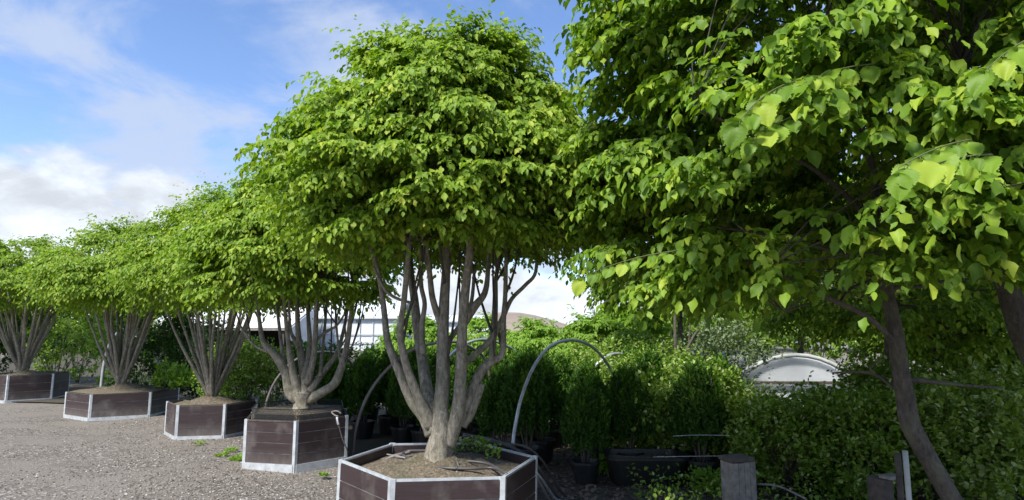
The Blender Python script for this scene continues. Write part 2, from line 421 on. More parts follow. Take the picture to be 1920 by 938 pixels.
diff = mth('SUBTRACT', topline, el)
cum_f = mrange(diff, -.008, .028)
cloud_shade = mrange(puff2, .3, .66, .70, 1.06)
skyc = mixc(nt, 1.0, sky.outputs[0], (.92, .98, 1.12), 'MULTIPLY')
CB = 4.2
thin_c = mixc(nt, 0.0, (CB * .66, CB * .77, CB * 1.0), (1, 1, 1))
c1 = mixc(nt, thin_f, skyc, thin_c)
shade = N.new('ShaderNodeCombineColor')
for i, k in enumerate((CB * 1.08, CB * 1.16, CB * 1.28)): Lk.new(mth('MULTIPLY', cloud_shade, k), shade.inputs[i])
c2 = mixc(nt, cum_f, c1, shade.outputs[0])
bg = N.new('ShaderNodeBackground'); bg.inputs[1].default_value = .11; Lk.new(c2, bg.inputs[0])
wo = N.new('ShaderNodeOutputWorld'); Lk.new(bg.outputs[0], wo.inputs[0])
sl = bpy.data.lights.new('sun', 'SUN'); sl.energy = 3.7; sl.angle = R_(9); sl.color = (1, .955, .88)
so = bpy.data.objects.new('sun', sl); COL.objects.link(so)
sd = Vector((math.sin(SUN_AZ) * math.cos(SUN_EL), math.cos(SUN_AZ) * math.cos(SUN_EL), math.sin(SUN_EL)))
so.rotation_euler = sd.to_track_quat('Z', 'Y').to_euler(); so.location = sd * 30
vs = scene.view_settings; vs.view_transform = 'Standard'; vs.look = 'None'; vs.exposure = 1.0; vs.gamma = 1
scene.cycles.max_bounces = 6; scene.cycles.diffuse_bounces = 3; scene.cycles.glossy_bounces = 2; scene.cycles.transmission_bounces = 4
scene.cycles.sample_clamp_indirect = 6
scene.render.film_transparent = False

# ------------------------------------------------------------------ ground and hill
def ground():
    n = 120; mb = MB()
    me_v = []; xs = np.concatenate([np.linspace(-400, -22, 8), np.linspace(-20, 14, 90), np.linspace(16, 400, 8)])
    ys = np.concatenate([np.linspace(-60, -2, 6), np.linspace(0, 26, 80), np.linspace(30, 700, 10)])
    XX, YY = np.meshgrid(xs, ys); ZZ = .018 * np.sin(XX * 1.7 + YY) + .014 * np.sin(YY * 2.3 - XX * .7) - .02
    V = np.stack([XX.ravel(), YY.ravel(), ZZ.ravel()], 1); a = len(xs)
    f = [[j * a + i, j * a + i + 1, (j + 1) * a + i + 1, (j + 1) * a + i] for j in range(len(ys) - 1) for i in range(a - 1)]
    o = mesh_np('ground', V, [np.array(f)], M['ground'], None, True); tag(o, kind='structure')
ground()
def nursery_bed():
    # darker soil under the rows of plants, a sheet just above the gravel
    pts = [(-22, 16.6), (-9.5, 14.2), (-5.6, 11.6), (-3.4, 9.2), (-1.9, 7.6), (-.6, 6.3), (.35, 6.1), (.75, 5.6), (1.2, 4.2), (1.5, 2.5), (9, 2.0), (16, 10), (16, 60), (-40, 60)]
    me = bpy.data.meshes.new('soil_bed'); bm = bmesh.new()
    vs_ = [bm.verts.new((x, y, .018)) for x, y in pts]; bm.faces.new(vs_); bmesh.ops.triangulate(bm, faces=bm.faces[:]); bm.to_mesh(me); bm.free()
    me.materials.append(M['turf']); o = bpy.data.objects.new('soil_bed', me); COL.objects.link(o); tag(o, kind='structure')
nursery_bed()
def hill():
    xs = np.linspace(-160, 140, 60); ys = np.linspace(150, 330, 14); V = []
    for y in ys:
        for x in xs:
            h = 6.6 * math.exp(-((x - 0) / 22) ** 2) + 4.6 * math.exp(-((x + 45) / 40) ** 2)
            V.append((x, y, (h + .25 * math.sin(x * .21)) * math.sin(math.pi * min(1, (y - 150) / 60) / 2) ** .7 - .05))
    a = len(xs); f = [[j * a + i, j * a + i + 1, (j + 1) * a + i + 1, (j + 1) * a + i] for j in range(len(ys) - 1) for i in range(a - 1)]
    tag(mesh_np('hill', np.array(V), [np.array(f)], M['hill'], None, True), kind='structure')
hill()
def gravel():
    n = 42000
    Yg = 4.4 + 9.0 * rng.uniform(0, 1, n) ** 1.6; Xg = rng.uniform(-1, 0.02, n) * (Yg * .86)
    def inside(x, y):
        return (x < -.15) & (y < 13.8)
    cl = np.sin(Xg * 1.3 + Yg * .8) + np.sin(Xg * 2.9 - Yg * 1.9) + rng.normal(0, .9, n)
    edge = np.interp(Yg, [4, 7, 10, 14], [-2.2, -3.9, -5.6, -8.5])
    k = (cl > -.5) & inside(Xg, Yg) & (rng.uniform(0, 1, n) < np.clip(1.15 + (Xg - edge) * .45, .25, 1)); Xg, Yg = Xg[k], Yg[k]; n = len(Xg)
    s = rng.uniform(.005, .013, n) * (1 + .5 * (rng.uniform(0, 1, n) > .93))
    base = np.array([(1, 0, .1), (.4, .9, .0), (-.7, .7, .1), (-1, -.3, 0), (-.1, -1, .1), (.7, -.6, 0), (0.1, .05, .75)])
    a = rng.uniform(0, 6.28, n); ca_, sa = np.cos(a), np.sin(a)
    j = base[None] * rng.uniform(.7, 1.25, (n, 7, 1)) * s[:, None, None]
    V = np.stack([j[..., 0] * ca_[:, None] - j[..., 1] * sa[:, None] + Xg[:, None], j[..., 0] * sa[:, None] + j[..., 1] * ca_[:, None] + Yg[:, None], j[..., 2] + .003 + (.018 * np.sin(Xg * 1.7 + Yg) + .014 * np.sin(Yg * 2.3 - Xg * .7) - .02)[:, None]], 2).reshape(-1, 3)
    T = np.array([(0, 1, 6), (1, 2, 6), (2, 3, 6), (3, 4, 6), (4, 5, 6), (5, 0, 6)])
    F_ = (T[None] + (np.arange(n) * 7)[:, None, None]).reshape(-1, 3)
    o = mesh_np('gravel', V, [F_], M['stone'])
    tag(o, 'loose grey and brown gravel stones scattered over the yard', 'gravel', kind='stuff')
gravel()
def litter():
    n = 5000; X_ = rng.uniform(-.4, 3.2, n); Y_ = rng.uniform(5.0, 10, n)
    P = np.stack([X_, Y_, np.full(n, .03)], 1); A = rng.normal(0, 1, (n, 3)) * [1, 1, .25]; Nn = np.array([0, 0, 1.]) + rng.normal(0, .4, (n, 3))
    o = leaves('leaf_litter', P, A, Nn, rng.uniform(.03, .07, n), M['litter'], None, False)
    tag(o, 'brown dead leaves littering the soil between the pots', 'leaf litter', kind='stuff')
litter()

# ------------------------------------------------------------------ planters
def planter(c, side, h, rot, label, planks=4, soil_z=None, tilt=(0, 0), base=.05, mesh_band=False, post_w=.034, rail='darkwood', base_mat='steel'):
    t = thing('hexagonal_planter', (c[0], c[1], 0), label, 'planter', 'hexagonal planters in a row')
    V = [(c[0] + side * math.cos(rot + k * math.pi / 3), c[1] + side * math.sin(rot + k * math.pi / 3)) for k in range(6)]
    soil_z = soil_z if soil_z else h - .05
    for k in range(6):
        a = np.array(V[k]); b = np.array(V[(k + 1) % 6]); d = (b - a) / np.linalg.norm(b - a)
        mid = (a + b) / 2; inn = np.array(c[:2]) - mid; inn /= np.linalg.norm(inn)
        a2 = a + d * .012; b2 = b - d * .012
        mb = MB(); z = base; ph = (h - base - .012) / planks
        for i in range(planks):
            mb.obox(a2, b2, .028, z + .005, z + ph - .005); z += ph
        mb.build('panel', M['plank'], t)
        gb = MB(); gb.obox(a2 + inn * .002, b2 + inn * .002, .018, base, h - .02); gb.build('backing_board', M['groove'], t)
        rb = MB(); rb.obox(a2 - inn * .004, b2 - inn * .004, .008, h - .012, h + .004); rb.obox(a2 + inn * .014, b2 + inn * .014, .006, h - .01, h + .004); rb.build('top_rail', M[rail], t)
        bb = MB(); bb.obox(a2 - inn * .018, b2 - inn * .018, .012, -.02, base + .004); bb.build('base_rail', M[base_mat], t)
        # corner post: bent flat strip hugging both faces
        p = MB(); prev = np.array(V[k - 1]); d0 = (prev - a) / np.linalg.norm(prev - a)
        out = a - np.array(c[:2]); out /= np.linalg.norm(out)
        o_ = out * .019; q = [a + d0 * post_w + o_ * .95, a + o_ * 1.15, a + d * post_w + o_ * .95]
        qi = [a + d0 * post_w - out * 0.002, a - out * .004, a + d * post_w - out * .002]
        VV = [(x[0], x[1], zz) for zz in (-.02, h + .008) for x in (q[0], q[1], q[2], qi[2], qi[1], qi[0])]
        p.add(VV, [tuple(range(5, -1, -1)), tuple(range(6, 12))] + [(i, (i + 1) % 6, 6 + (i + 1) % 6, 6 + i) for i in range(6)])
        p.build('corner_post', M['steel'], t)
    # soil: mounded disc
    rings, seg = 14, 36; sv = [(c[0], c[1], soil_z + .10)]
    for i in range(1, rings + 1):
        for k in range(seg):
            an = rot + 2 * math.pi * k / seg
            f = (k % 6) / 6; ap = math.cos(math.pi / 6) / math.cos((f - .5) * math.pi / 3)
            r = side * .975 * ap * i / rings
            hh = .10 * math.exp(-(r / .28) ** 2) + .02 * random.gauss(0, 1) * (i < rings) * .6
            sv.append((c[0] + r * math.cos(an), c[1] + r * math.sin(an), soil_z + hh - .03 * (i / rings) ** 3))
    fs = [(0, 1 + k, 1 + (k + 1) % seg) for k in range(seg)] + [(1 + (i - 1) * seg + k, 1 + i * seg + k, 1 + i * seg + (k + 1) % seg, 1 + (i - 1) * seg + (k + 1) % seg) for i in range(1, rings) for k in range(seg)]
    s = MB(); s.add(sv, fs); s.build('soil', M['soil'], t, True)
    if mesh_band:
        s2 = side * .91; z0, z1 = h - .03, h + .13
        V2 = [np.array((c[0] + s2 * math.cos(rot + k * math.pi / 3), c[1] + s2 * math.sin(rot + k * math.pi / 3))) for k in range(6)]
        mb = MB()
        for k in range(6):
            a, b = V2[k], V2[(k + 1) % 6]; nn = 34; dz = z1 - z0
            mb.tube([(*a, z1), (*b, z1)], .005, 4, 0, 1)
            for i in range(nn + 8):
                for sg in (0, 1):
                    x0 = (i - 4 * sg - 4 * (1 - sg) * 0) / nn; x1 = x0 + (4 / nn if not sg else -4 / nn) if False else 0
                    t0 = (i - 4) / nn; t1 = i / nn
                    if sg: t0, t1 = t1, t0
                    if min(t0, t1) < 0 or max(t0, t1) > 1: continue
                    p0 = a + (b - a) * t0; p1 = a + (b - a) * t1
                    mb.tube([(*p0, z0), (*p1, z1)], .0034, 3, 0, 1, False)
        mb.build('mesh_liner', M['mesh'], t)
        gb = MB(); ring = [(V2[k % 6][0], V2[k % 6][1]) for k in range(7)]
        # root ball filling the liner
        sv = [(c[0], c[1], h + .07)] + [(c[0] + (p[0] - c[0]) * .97, c[1] + (p[1] - c[1]) * .97, h + .06) for p in ring[:6]] + [(c[0] + (p[0] - c[0]) * .97, c[1] + (p[1] - c[1]) * .97, h - .05) for p in ring[:6]]
        gb.add(sv, [(0, 1 + k, 1 + (k + 1) % 6) for k in range(6)] + [(1 + k, 7 + k, 7 + (k + 1) % 6, 1 + (k + 1) % 6) for k in range(6)])
        gb.build('root_ball', M['soil'], t)
    for ch in t.children: pass
    t.rotation_euler = (R_(tilt[0]), R_(tilt[1]), 0)
    return t, V
C1 = (-.60, 5.26)
P1, V1 = planter(C1, .80, .60, R_(11), 'nearest hexagonal planter of smooth brown boards with bright top rails', 4, .545, (0, 1.2), rail='steel')
C2 = (-2.77, 8.18)
P2, V2_ = planter(C2, .685, .575, R_(46.7), 'second nearest hexagonal planter with dusty streaked boards and black mesh liner above the rim', 4, .56, base=.075, mesh_band=True)
C3 = (-4.91, 10.3)
P3, V3 = planter(C3, .68, .51, R_(10.8), 'middle hexagonal planter of plain brown boards with a pale kerb at its foot', 4, .50, base=.045)
C4 = (-7.84, 12.68)
P4, V4 = planter(C4, .96, .46, R_(28.6), 'widest hexagonal planter with three long boards faces in view and seedlings in it', 3, .50, base=.04)
C5 = (-11.95, 15.4)
P5, V5 = planter(C5, .85, .61, R_(43.5), 'farthest hexagonal planter at the left edge of the photo', 3, .58, base=.04)

# ------------------------------------------------------------------ planter trees
def pxr(wpx, Y): return wpx * Y / F / 2 * .73
STEM_PTS = []
def stem_from_px(mb, pts, Y0, dy=0.0, seg=10, wob=.05):
    P = []; r = []; y0 = pts[0][1]
    for (x, y, wd) in pts:
        k = max(0, (y0 - y)) / 300.0; Yp = Y0 + dy * k
        P.append(W(x, y, Yp)); r.append(pxr(wd, Yp))
    mb.tube(P, r, seg, wob, 5, True, .03)
    for i in range(2, len(P)): STEM_PTS.append((P[i], r[i]))
    return P[-1], r[-1]
def side_shoots(tree, n, ztop, spread):
    for _ in range(n):
        p, ra = random.choice(STEM_PTS); h = ztop - p.z
        if h < .35: continue
        a = random.uniform(0, 6.28); d = Vector((math.cos(a), math.sin(a), 0)) * spread * random.uniform(.3, 1) * min(1, h)
        k = Vector((random.gauss(0, .03), random.gauss(0, .03), 0))
        mb = MB(); mb.tube([p, p + d * .45 + k + Vector((0, 0, h * .3)), p + d * .8 + k + Vector((0, 0, h * .65)), p + d + Vector((0, 0, h))], [min(.014, ra * .7), .011, .008, .005], 6, .1, 4)
        mb.build('side_shoot', M['bark_dark'], tree, True)
    STEM_PTS.clear()
TREE_GROUP = 'multi-stemmed trees in the planters'
t1 = thing('multistem_tree', (C1[0], C1[1], .55), 'nearest multi-stemmed tree with thick upright grey stems in the front planter', 'tree', TREE_GROUP)
tips = []
tr = MB(); Yc = 5.22
base1 = W(822, 838, Yc)
tr.tube([(base1.x, Yc, .5), (base1.x, Yc, .62), W(826, 800, Yc), W(828, 770, Yc)], [.15, .118, .085, .06], 16, .06, 5, True, .06)
for a in range(0):
    an = a * 1.6 + .3
    tr.tube([(base1.x + .08 * math.cos(an), Yc + .08 * math.sin(an), .62), (base1.x + .2 * math.cos(an), Yc + .2 * math.sin(an), .60), (base1.x + .36 * math.cos(an + .2), Yc + .36 * math.sin(an + .2), .53)], [.035, .022, .008], 8, .08, 4)
tr.build('trunk', M['bark'], t1, True)
stems1 = [
    ([(812, 812, 44), (795, 782, 32), (772, 752, 27), (748, 695, 22), (727, 640, 18), (720, 585, 15), (713, 530, 13), (694, 460, 11), (670, 410, 8)], .1),
    ([(808, 800, 40), (785, 745, 24), (762, 685, 20), (750, 625, 17), (757, 570, 15), (762, 520, 14), (768, 450, 11)], -.35),
    ([(818, 815, 48), (802, 740, 32), (792, 680, 27), (783, 620, 25), (777, 560, 21), (770, 515, 18), (764, 440, 14)], .5),
    ([(793, 665, 16), (791, 610, 14), (796, 570, 12), (789, 530, 12), (790, 460, 9)], .2),
    ([(824, 835, 46), (826, 780, 40), (830, 720, 36), (830, 640, 31), (832, 590, 28), (835, 540, 25), (838, 470, 20), (840, 380, 14)], 0),
    ([(826, 606, 19), (811, 560, 16), (805, 510, 14), (796, 450, 11)], -.3),
    ([(832, 652, 15), (850, 628, 14), (868, 602, 12), (884, 565, 10), (890, 500, 8)], .5),
    ([(842, 835, 34), (856, 785, 36), (862, 735, 32), (865, 660, 28), (868, 600, 25), (873, 540, 23), (880, 475, 20), (884, 390, 14)], -.25),
    ([(870, 606, 22), (890, 575, 21), (909, 550, 16), (915, 510, 12), (916, 450, 9)], .3),
    ([(858, 790, 34), (884, 738, 27), (903, 695, 24), (925, 676, 20), (942, 662, 16), (944, 600, 14), (947, 555, 12), (949, 480, 10)], .1),
    ([(866, 684, 19), (893, 664, 17), (925, 632, 16), (945, 590, 13), (960, 560, 11), (985, 535, 10), (1005, 508, 9), (1004, 440, 7)], .3),
    ([(903, 720, 20), (885, 770, 22), (868, 800, 18)], 0),
    ([(921, 676, 13), (922, 630, 12), (926, 590, 11), (929, 530, 10), (938, 460, 8)], .5),
    ([(772, 568, 7), (745, 560, 8), (722, 543, 8), (700, 500, 6)], 0),
]
for pts, dy in stems1:
    mb = MB(); e = stem_from_px(mb, pts, Yc, dy, 12, .04); mb.build('stem', M['bark'], t1, True)
    if pts[-1][1] < 520: tips.append(e)
prof1 = [(0, 1.1), (.12, 1.5), (.30, 1.68), (.5, 1.46), (.68, 1.24), (.85, .98), (1, .62)]
side_shoots(t1, 20, 2.6, .4)
O, sg = crown(t1, (-.60, 5.26), 2.42, 4.05, prof1, 3000, .34, .056, M['leaf'], True, 13, 7, .30, .95, 1)
branches(t1, tips, O, 150, M['bark_dark'], .02, sg, 500)

t2 = thing('multistem_tree', (C2[0], C2[1], .62), 'second multi-stemmed tree on a short pale trunk in the mesh-topped planter', 'tree', TREE_GROUP)
Yb = 8.1; tips = []
tr = MB(); b2 = W(566, 772, Yb)
tr.tube([(b2.x, Yb, .6), (b2.x, Yb, .70), W(568, 752, Yb), W(570, 735, Yb)], [.125, .105, .10, .11], 14, .08, 5, True, .08)
tr.build('trunk', M['bark'], t2, True)
stems2 = [
    ([(566, 752, 30), (545, 738, 30), (536, 700, 24), (516, 665, 20), (494, 642, 14), (486, 600, 10), (480, 540, 8)], 0),
    ([(578, 750, 28), (606, 735, 24), (628, 718, 22), (640, 690, 19), (650, 650, 15), (657, 600, 12), (664, 540, 9)], 0),
    ([(572, 745, 30), (570, 700, 26), (562, 650, 16), (558, 600, 12), (556, 530, 9)], .4),
    ([(562, 745, 26), (548, 690, 18), (540, 640, 12), (534, 580, 9), (530, 530, 7)], -.4),
    ([(580, 735, 22), (600, 705, 16), (620, 680, 13), (635, 655, 10), (648, 600, 8), (655, 550, 6)], .7),
    ([(576, 720, 20), (588, 670, 15), (592, 610, 12), (594, 540, 9)], -.4),
    ([(570, 710, 20), (580, 650, 13), (578, 600, 10), (574, 540, 8)], .9),
    ([(590, 640, 8), (612, 622, 8), (632, 610, 6), (648, 585, 5)], .2),
    ([(536, 700, 14), (528, 650, 9), (522, 600, 8), (515, 540, 7)], .8),
    ([(512, 662, 9), (490, 655, 7), (470, 640, 6), (450, 610, 5)], .2),
    ([(600, 706, 10), (604, 660, 8), (610, 600, 7), (615, 540, 6)], 1.0),
    ([(560, 655, 9), (545, 620, 8), (542, 570, 6), (540, 530, 5)], -.8),
    ([(640, 690, 8), (636, 660, 6), (630, 600, 6), (628, 540, 5)], .5),
]
for pts, dy in stems2:
    mb = MB(); e = stem_from_px(mb, pts, Yb, dy, 8, .06); mb.build('stem', M['bark'], t2, True); tips.append(e)
prof2 = [(0, 1.05), (.1, 1.4), (.3, 1.55), (.5, 1.38), (.7, 1.0), (.9, .55), (1, .2)]
side_shoots(t2, 24, 2.25, .45)
O, sg = crown(t2, (-2.85, 8.1), 2.1, 3.88, prof2, 1700, .36, .064, M['leaf'], False, 11, 7, .25, .9, 2)
branches(t2, tips, O, 110, M['bark_dark'], .018, sg, 200)

def fan_tree(c, base_z, label, top_z, Rm, n_st, spread, seed, n, leaf=.11, r0=.05, lo=2.1, name='multistem_tree', group=TREE_GROUP, mat='leaf', bark='bark', hi=False, h_fork=.25, inner=.22, flen=.42, K=8):
    random.seed(seed)
    t = thing(name, (c[0], c[1], base_z), label, 'tree', group)
    tr = MB(); tr.tube([(c[0], c[1], base_z - .05), (c[0], c[1], base_z + .1), (c[0], c[1], base_z + h_fork)], [r0 * 2.6, r0 * 2.1, r0 * 1.7], 12, .1, 4, True, .08)
    tr.build('trunk', M[bark], t, True); tips = []
    for i in range(n_st):
        a = i * 2.4 + random.random() * .6; s = spread * (.3 + .75 * ((i + .5) / n_st) ** .7) * random.uniform(.85, 1.1)
        zt = lo + random.uniform(.15, .5); h = zt - base_z
        P = [(c[0] + .05 * math.cos(a), c[1] + .05 * math.sin(a), base_z + h_fork * random.uniform(.15, .9))]
        kink = random.gauss(0, .25)
        for q, tt in enumerate((.2, .45, .7, 1.0)):
            rr = s * (tt ** .85); aa = a + kink * tt + random.gauss(0, .06)
            P.append((c[0] + rr * math.cos(aa), c[1] + rr * math.sin(aa), base_z + h_fork * .5 + (h - h_fork * .5) * tt ** 1.1))
        ra = r0 * random.uniform(.55, 1.0)
        mb = MB(); mb.tube(P, [ra * 1.15, ra, ra * .8, ra * .6, ra * .4], 7, .08, 4); mb.build('stem', M[bark], t, True)
        tips.append((P[-1], ra * .4))
        if i % 2 == 0:
            tips.append((P[-2], ra * .4))
    prof = [(0, Rm * .62), (.1, Rm * .86), (.3, Rm), (.55, Rm * .93), (.78, Rm * .68), (.92, Rm * .42), (1, Rm * .12)]
    O, sg = crown(t, c, lo, top_z, prof, n, flen, leaf, M[mat], hi, K, 8, inner, 1.0, seed)
    branches(t, tips, O, 80, M['bark_dark'], .016)
    return t
fan_tree(C3, .50, 'third multi-stemmed tree with many pale straight stems fanning from the middle planter', 3.85, 1.55, 26, .8, 3, 1900, .058, .036, 2.1)
fan_tree((-7.95, 12.7), .46, 'fourth multi-stemmed tree fanning from the widest planter', 3.8, 1.8, 28, .75, 4, 1700, .068, .042, 2.15)
fan_tree((-12.1, 15.4), .58, 'fifth multi-stemmed tree at the left edge of the photo above the farthest planter', 3.8, 2.0, 26, .9, 6, 1500, .075, .048, 2.3)
fan_tree((-16.6, 18.6), .1, 'partly cut off multi-stemmed tree beyond the farthest planter', 4.1, 2.2, 10, .9, 7, 600, .16, .06, 2.2)

# ------------------------------------------------------------------ big near tree on the right
t0 = thing('leaning_tree', (2.95, 3.62, 0), 'large near tree with one leaning brown trunk and big bright leaves overhead', 'tree')
Y0 = 3.65; tips = []
tr = MB()
b = W(1785, 935, Y0)
tr.tube([(b.x + .32, Y0, -.03), (b.x + .17, Y0, .35), b, W(1742, 862, Y0), W(1708, 800, Y0), W(1697, 740, Y0), W(1687, 680, Y0), W(1676, 610, Y0), W(1664, 550, Y0), W(1655, 490, Y0 - .02), W(1650, 420, Y0 - .05)],
        [.105, .085, pxr(44, Y0), pxr(42, Y0), pxr(46, Y0), pxr(42, Y0), pxr(39, Y0), pxr(35, Y0), pxr(31, Y0), pxr(30, Y0), pxr(24, Y0)], 14, .05, 5, True, .04)
tr.build('trunk', M['bark_dark'], t0, True)
limbs = [
    [(1680, 645, 14), (1640, 605, 14), (1600, 580, 14), (1555, 560, 13), (1500, 533, 10), (1440, 500, 7)],
    [(1555, 560, 8), (1520, 568, 6), (1470, 585, 4)],
    [(1575, 568, 8), (1590, 545, 7), (1620, 530, 6), (1650, 520, 6)],
    [(1697, 745, 12), (1672, 725, 9), (1640, 702, 8), (1600, 697, 6), (1560, 700, 4)],
    [(1640, 702, 6), (1632, 690, 5), (1655, 672, 4)],
    [(1664, 540, 12), (1720, 538, 9), (1780, 526, 7), (1860, 522, 5)],
    [(1700, 712, 16), (1740, 715, 12), (1800, 722, 8), (1880, 728, 5)],
    [(1650, 440, 18), (1600, 380, 14), (1530, 320, 12), (1420, 260, 8), (1300, 200, 6)],
    [(1650, 430, 18), (1690, 350, 14), (1740, 250, 12), (1800, 120, 8)],
    [(1650, 430, 20), (1640, 330, 18), (1600, 200, 14), (1540, 60, 10)],
    [(1655, 500, 14), (1560, 470, 11), (1440, 440, 9), (1300, 420, 7), (1180, 400, 5)],
    [(1300, 420, 6), (1230, 300, 4), (1160, 130, 4), (1120, 30, 3)],
]
dys = [-.6, -.3, .3, .2, 0, .4, .1, -.8, -.6, .5, .5, .3]
for pts, dy in zip(limbs, dys):
    mb = MB(); P = []; r = []
    for i, (x, y, wd) in enumerate(pts):
        Yp = Y0 + dy * i / (len(pts) - 1); P.append(W(x, y, Yp)); r.append(pxr(wd, Yp))
    if pts[0][0] == 1300: P = [W(x, y, Y0 + .4) for (x, y, _) in pts]
    mb.tube(P, r, 8, .08, 4); mb.build('limb', M['bark_dark'], t0, True); tips.append((P[-1], r[-1]))
prof0 = [(0, 1.35), (.1, 1.7), (.3, 1.9), (.6, 1.9), (.85, 1.6), (1, .8)]
def cull0(P):
    # the crown's outline on the camera's side leaves the view of the middle tree open
    a = P[:, 0] / np.maximum(P[:, 1], .1)
    return (np.linalg.norm(P - np.array([0, 0, CAMZ]), axis=1) < 1.25) | (P[:, 0] < .30)
O, sg = crown(t0, (2.15, 3.75), 1.97, 4.7, prof0, 3100, .36, .067, M['leaf_near'], True, 11, 7, .33, 1.0, 9, cull=cull0, up_top=.4)
branches(t0, tips, O, 150, M['bark_dark'], .014, sg, 700)
def big_leaf_grid():
    nu, nv = 17, 9; V = []
    for a in range(nu):
        t = a / (nu - 1)
        wd = .40 * math.sin(math.pi * t ** .82) ** .75 * (1 if t < .9 else .8) if 0 < t < 1 else 0
        wd *= 1 + (.10 if a % 2 else -.07) * (t > .3)
        for b in range(nv):
            q = -1 + 2 * b / (nv - 1)
            vein = .012 * math.cos((t * 7 - abs(q) * 1.3) * 2 * math.pi) * (1 - abs(q) * .6)
            V.append((t - .06 * abs(q) * wd, wd * q, .10 * abs(q) * (1 - .3 * t) - .16 * t * t + vein + .02 * math.sin(q * 5 + t * 6)))
    f = [(a * nv + b, a * nv + b + 1, (a + 1) * nv + b + 1, (a + 1) * nv + b) for a in range(nu - 1) for b in range(nv - 1)]
    return np.array(V), f
BLV, BLF = big_leaf_grid()
def big_spray(pts, Ys, leaf, n):
    P = [np.array(tuple(W(x, y, Yq))) for (x, y), Yq in zip(pts, Ys)]
    twg = MB(); lf = MB()
    main = lambda t: P[0] * (1 - t) ** 2 + 2 * P[1] * t * (1 - t) + P[2] * t * t
    twg.tube([main(t) for t in (0, .25, .5, .75, .97)], [.0035, .003, .0025, .002, .0012], 6, 0, 3)
    T = norm((P[2] - P[0])[None])[0]; S = norm(np.cross(T, [0, 0, 1])[None])[0]
    for i in range(n):
        t = .10 + .90 * i / (n - 1); q = main(min(t, .97)); sd2 = S * (1 if i % 2 else -1) * (.08 if i == n - 1 else 1)
        A = T * .6 + sd2 * .5 + np.array([0, 0, -.75]) + rng.normal(0, .16, 3); A = norm(A[None])[0]
        st_ = q + A * .022; Nn = np.array([0, -.55, .8]) + T * .3 + rng.normal(0, .2, 3)
        Sx = norm(np.cross(Nn, A)[None])[0]; U = np.cross(A, Sx); L = leaf * rng.uniform(.62, 1.08)
        V = BLV * [1, rng.uniform(.9, 1.15), rng.uniform(.6, 1.8)]
        lf.add(st_ + L * (V[:, :1] * A + V[:, 1:2] * Sx + V[:, 2:] * U), BLF)
        twg.tube([q, st_], [.0012, .001], 5, 0, 1)
    twg.build('twig', M['twig'], t0, True); lf.build('leaf_spray', M['leaf_near'], t0, True)
big_spray([(1820, 262), (1750, 272), (1680, 318)], [2.0, 1.85, 1.75], .105, 10)
big_spray([(1860, 290), (1800, 290), (1740, 312)], [1.95, 1.85, 1.8], .08, 8)
big_spray([(1500, 150), (1430, 165), (1385, 230)], [2.3, 2.15, 2.05], .10, 11)
big_spray([(1520, 210), (1450, 225), (1410, 262)], [2.3, 2.2, 2.1], .09, 9)
big_spray([(1640, 120), (1560, 125), (1500, 160)], [2.4, 2.3, 2.2], .09, 9)
big_spray([(1960, 60), (1900, 80), (1850, 130)], [1.9, 1.85, 1.8], .10, 9)
big_spray([(1270, 470), (1180, 480), (1090, 520)], [3.0, 2.95, 2.9], .08, 13)
t00 = thing('leaning_tree', (3.95, 4.1, 0), 'dark-barked tree at the right edge of the photo leaning left into the foliage', 'tree')
tr = MB(); Yr = 4.0
tr.tube([(3.9, Yr, -.03), (3.65, Yr, .8), W(1935, 660, Yr), W(1905, 590, Yr), W(1885, 530, Yr), W(1858, 460, Yr), W(1840, 380, Yr)], [.10, .085, .075, .07, .062, .055, .045], 12, .06, 4, True, .05)
tr.build('trunk', M['bark_dark'], t00, True)
O, sg = crown(t00, (3.75, 4.3), 2.2, 4.6, [(0, 1.1), (.3, 1.4), (.7, 1.3), (1, .6)], 500, .36, .075, M['leaf_near'], True, 8, 8, .3, 1.0, 12, up_top=.4)
branches(t00, [(W(1840, 380, Yr), .05), (W(1858, 460, Yr), .05)], O, 60, M['bark_dark'], .014)

# ------------------------------------------------------------------ mid-distance trees on the right
BG = 'trees behind the shrubs'
def round_tree(c, z0, z1, Rm, n, label, mat, leaf=.12, trunk_r=.07, lean=(0, 0), seed=1, tiers=7, name='broadleaf_tree', group=BG, n_st=3, flen=.5):
    random.seed(seed)
    t = thing(name, (c[0], c[1], 0), label, 'tree', group)
    tr = MB(); tr.tube([(c[0] - lean[0], c[1] - lean[1], -.02), (c[0] - lean[0] * .6, c[1] - lean[1] * .6, z0 * .5), (c[0], c[1], z0 + .2)], [trunk_r, trunk_r * .8, trunk_r * .55], 9, .08, 5)
    tr.build('trunk', M['bark_dark'], t, True); tips = [((c[0], c[1], z0 + .2), trunk_r * .5)]
    prof = [(0, Rm * .7), (.15, Rm * .95), (.4, Rm), (.7, Rm * .8), (1, Rm * .2)]
    O, sg = crown(t, c, z0, z1, prof, n, flen, leaf, M[mat], False, 8, tiers, .25, 1.0, seed)
    branches(t, tips, O, 60, M['bark_dark'], .02)
    return t
round_tree((3.05, 11.2), 2.15, 5.4, 2.0, 1300, 'tall dark broadleaf tree rising right of the sky gap', 'leaf_far', .10, .07, (0, 0), 21)
round_tree((5.9, 12.5), 2.0, 5.6, 2.3, 1100, 'tall broadleaf tree behind the white tunnel end', 'leaf_far', .12, .08, (.2, 0), 22)
round_tree((4.1, 6.75), 1.75, 3.3, 1.7, 1100, 'fine-leaved tree under and behind the big near crown, left of its trunk', 'leaf_near', .06, .03, (.1, 0), 27, 6, flen=.36)
round_tree((5.2, 7.6), 1.35, 3.2, 1.45, 1100, 'low spreading bright green tree behind the leaning brown trunk', 'leaf', .068, .05, (.2, 0), 23, flen=.4)
round_tree((7.4, 8.4), 1.1, 3.6, 1.8, 1200, 'spreading bright green tree near the right edge behind the shrubs', 'leaf', .075, .06, (.2, 0), 24, flen=.42)
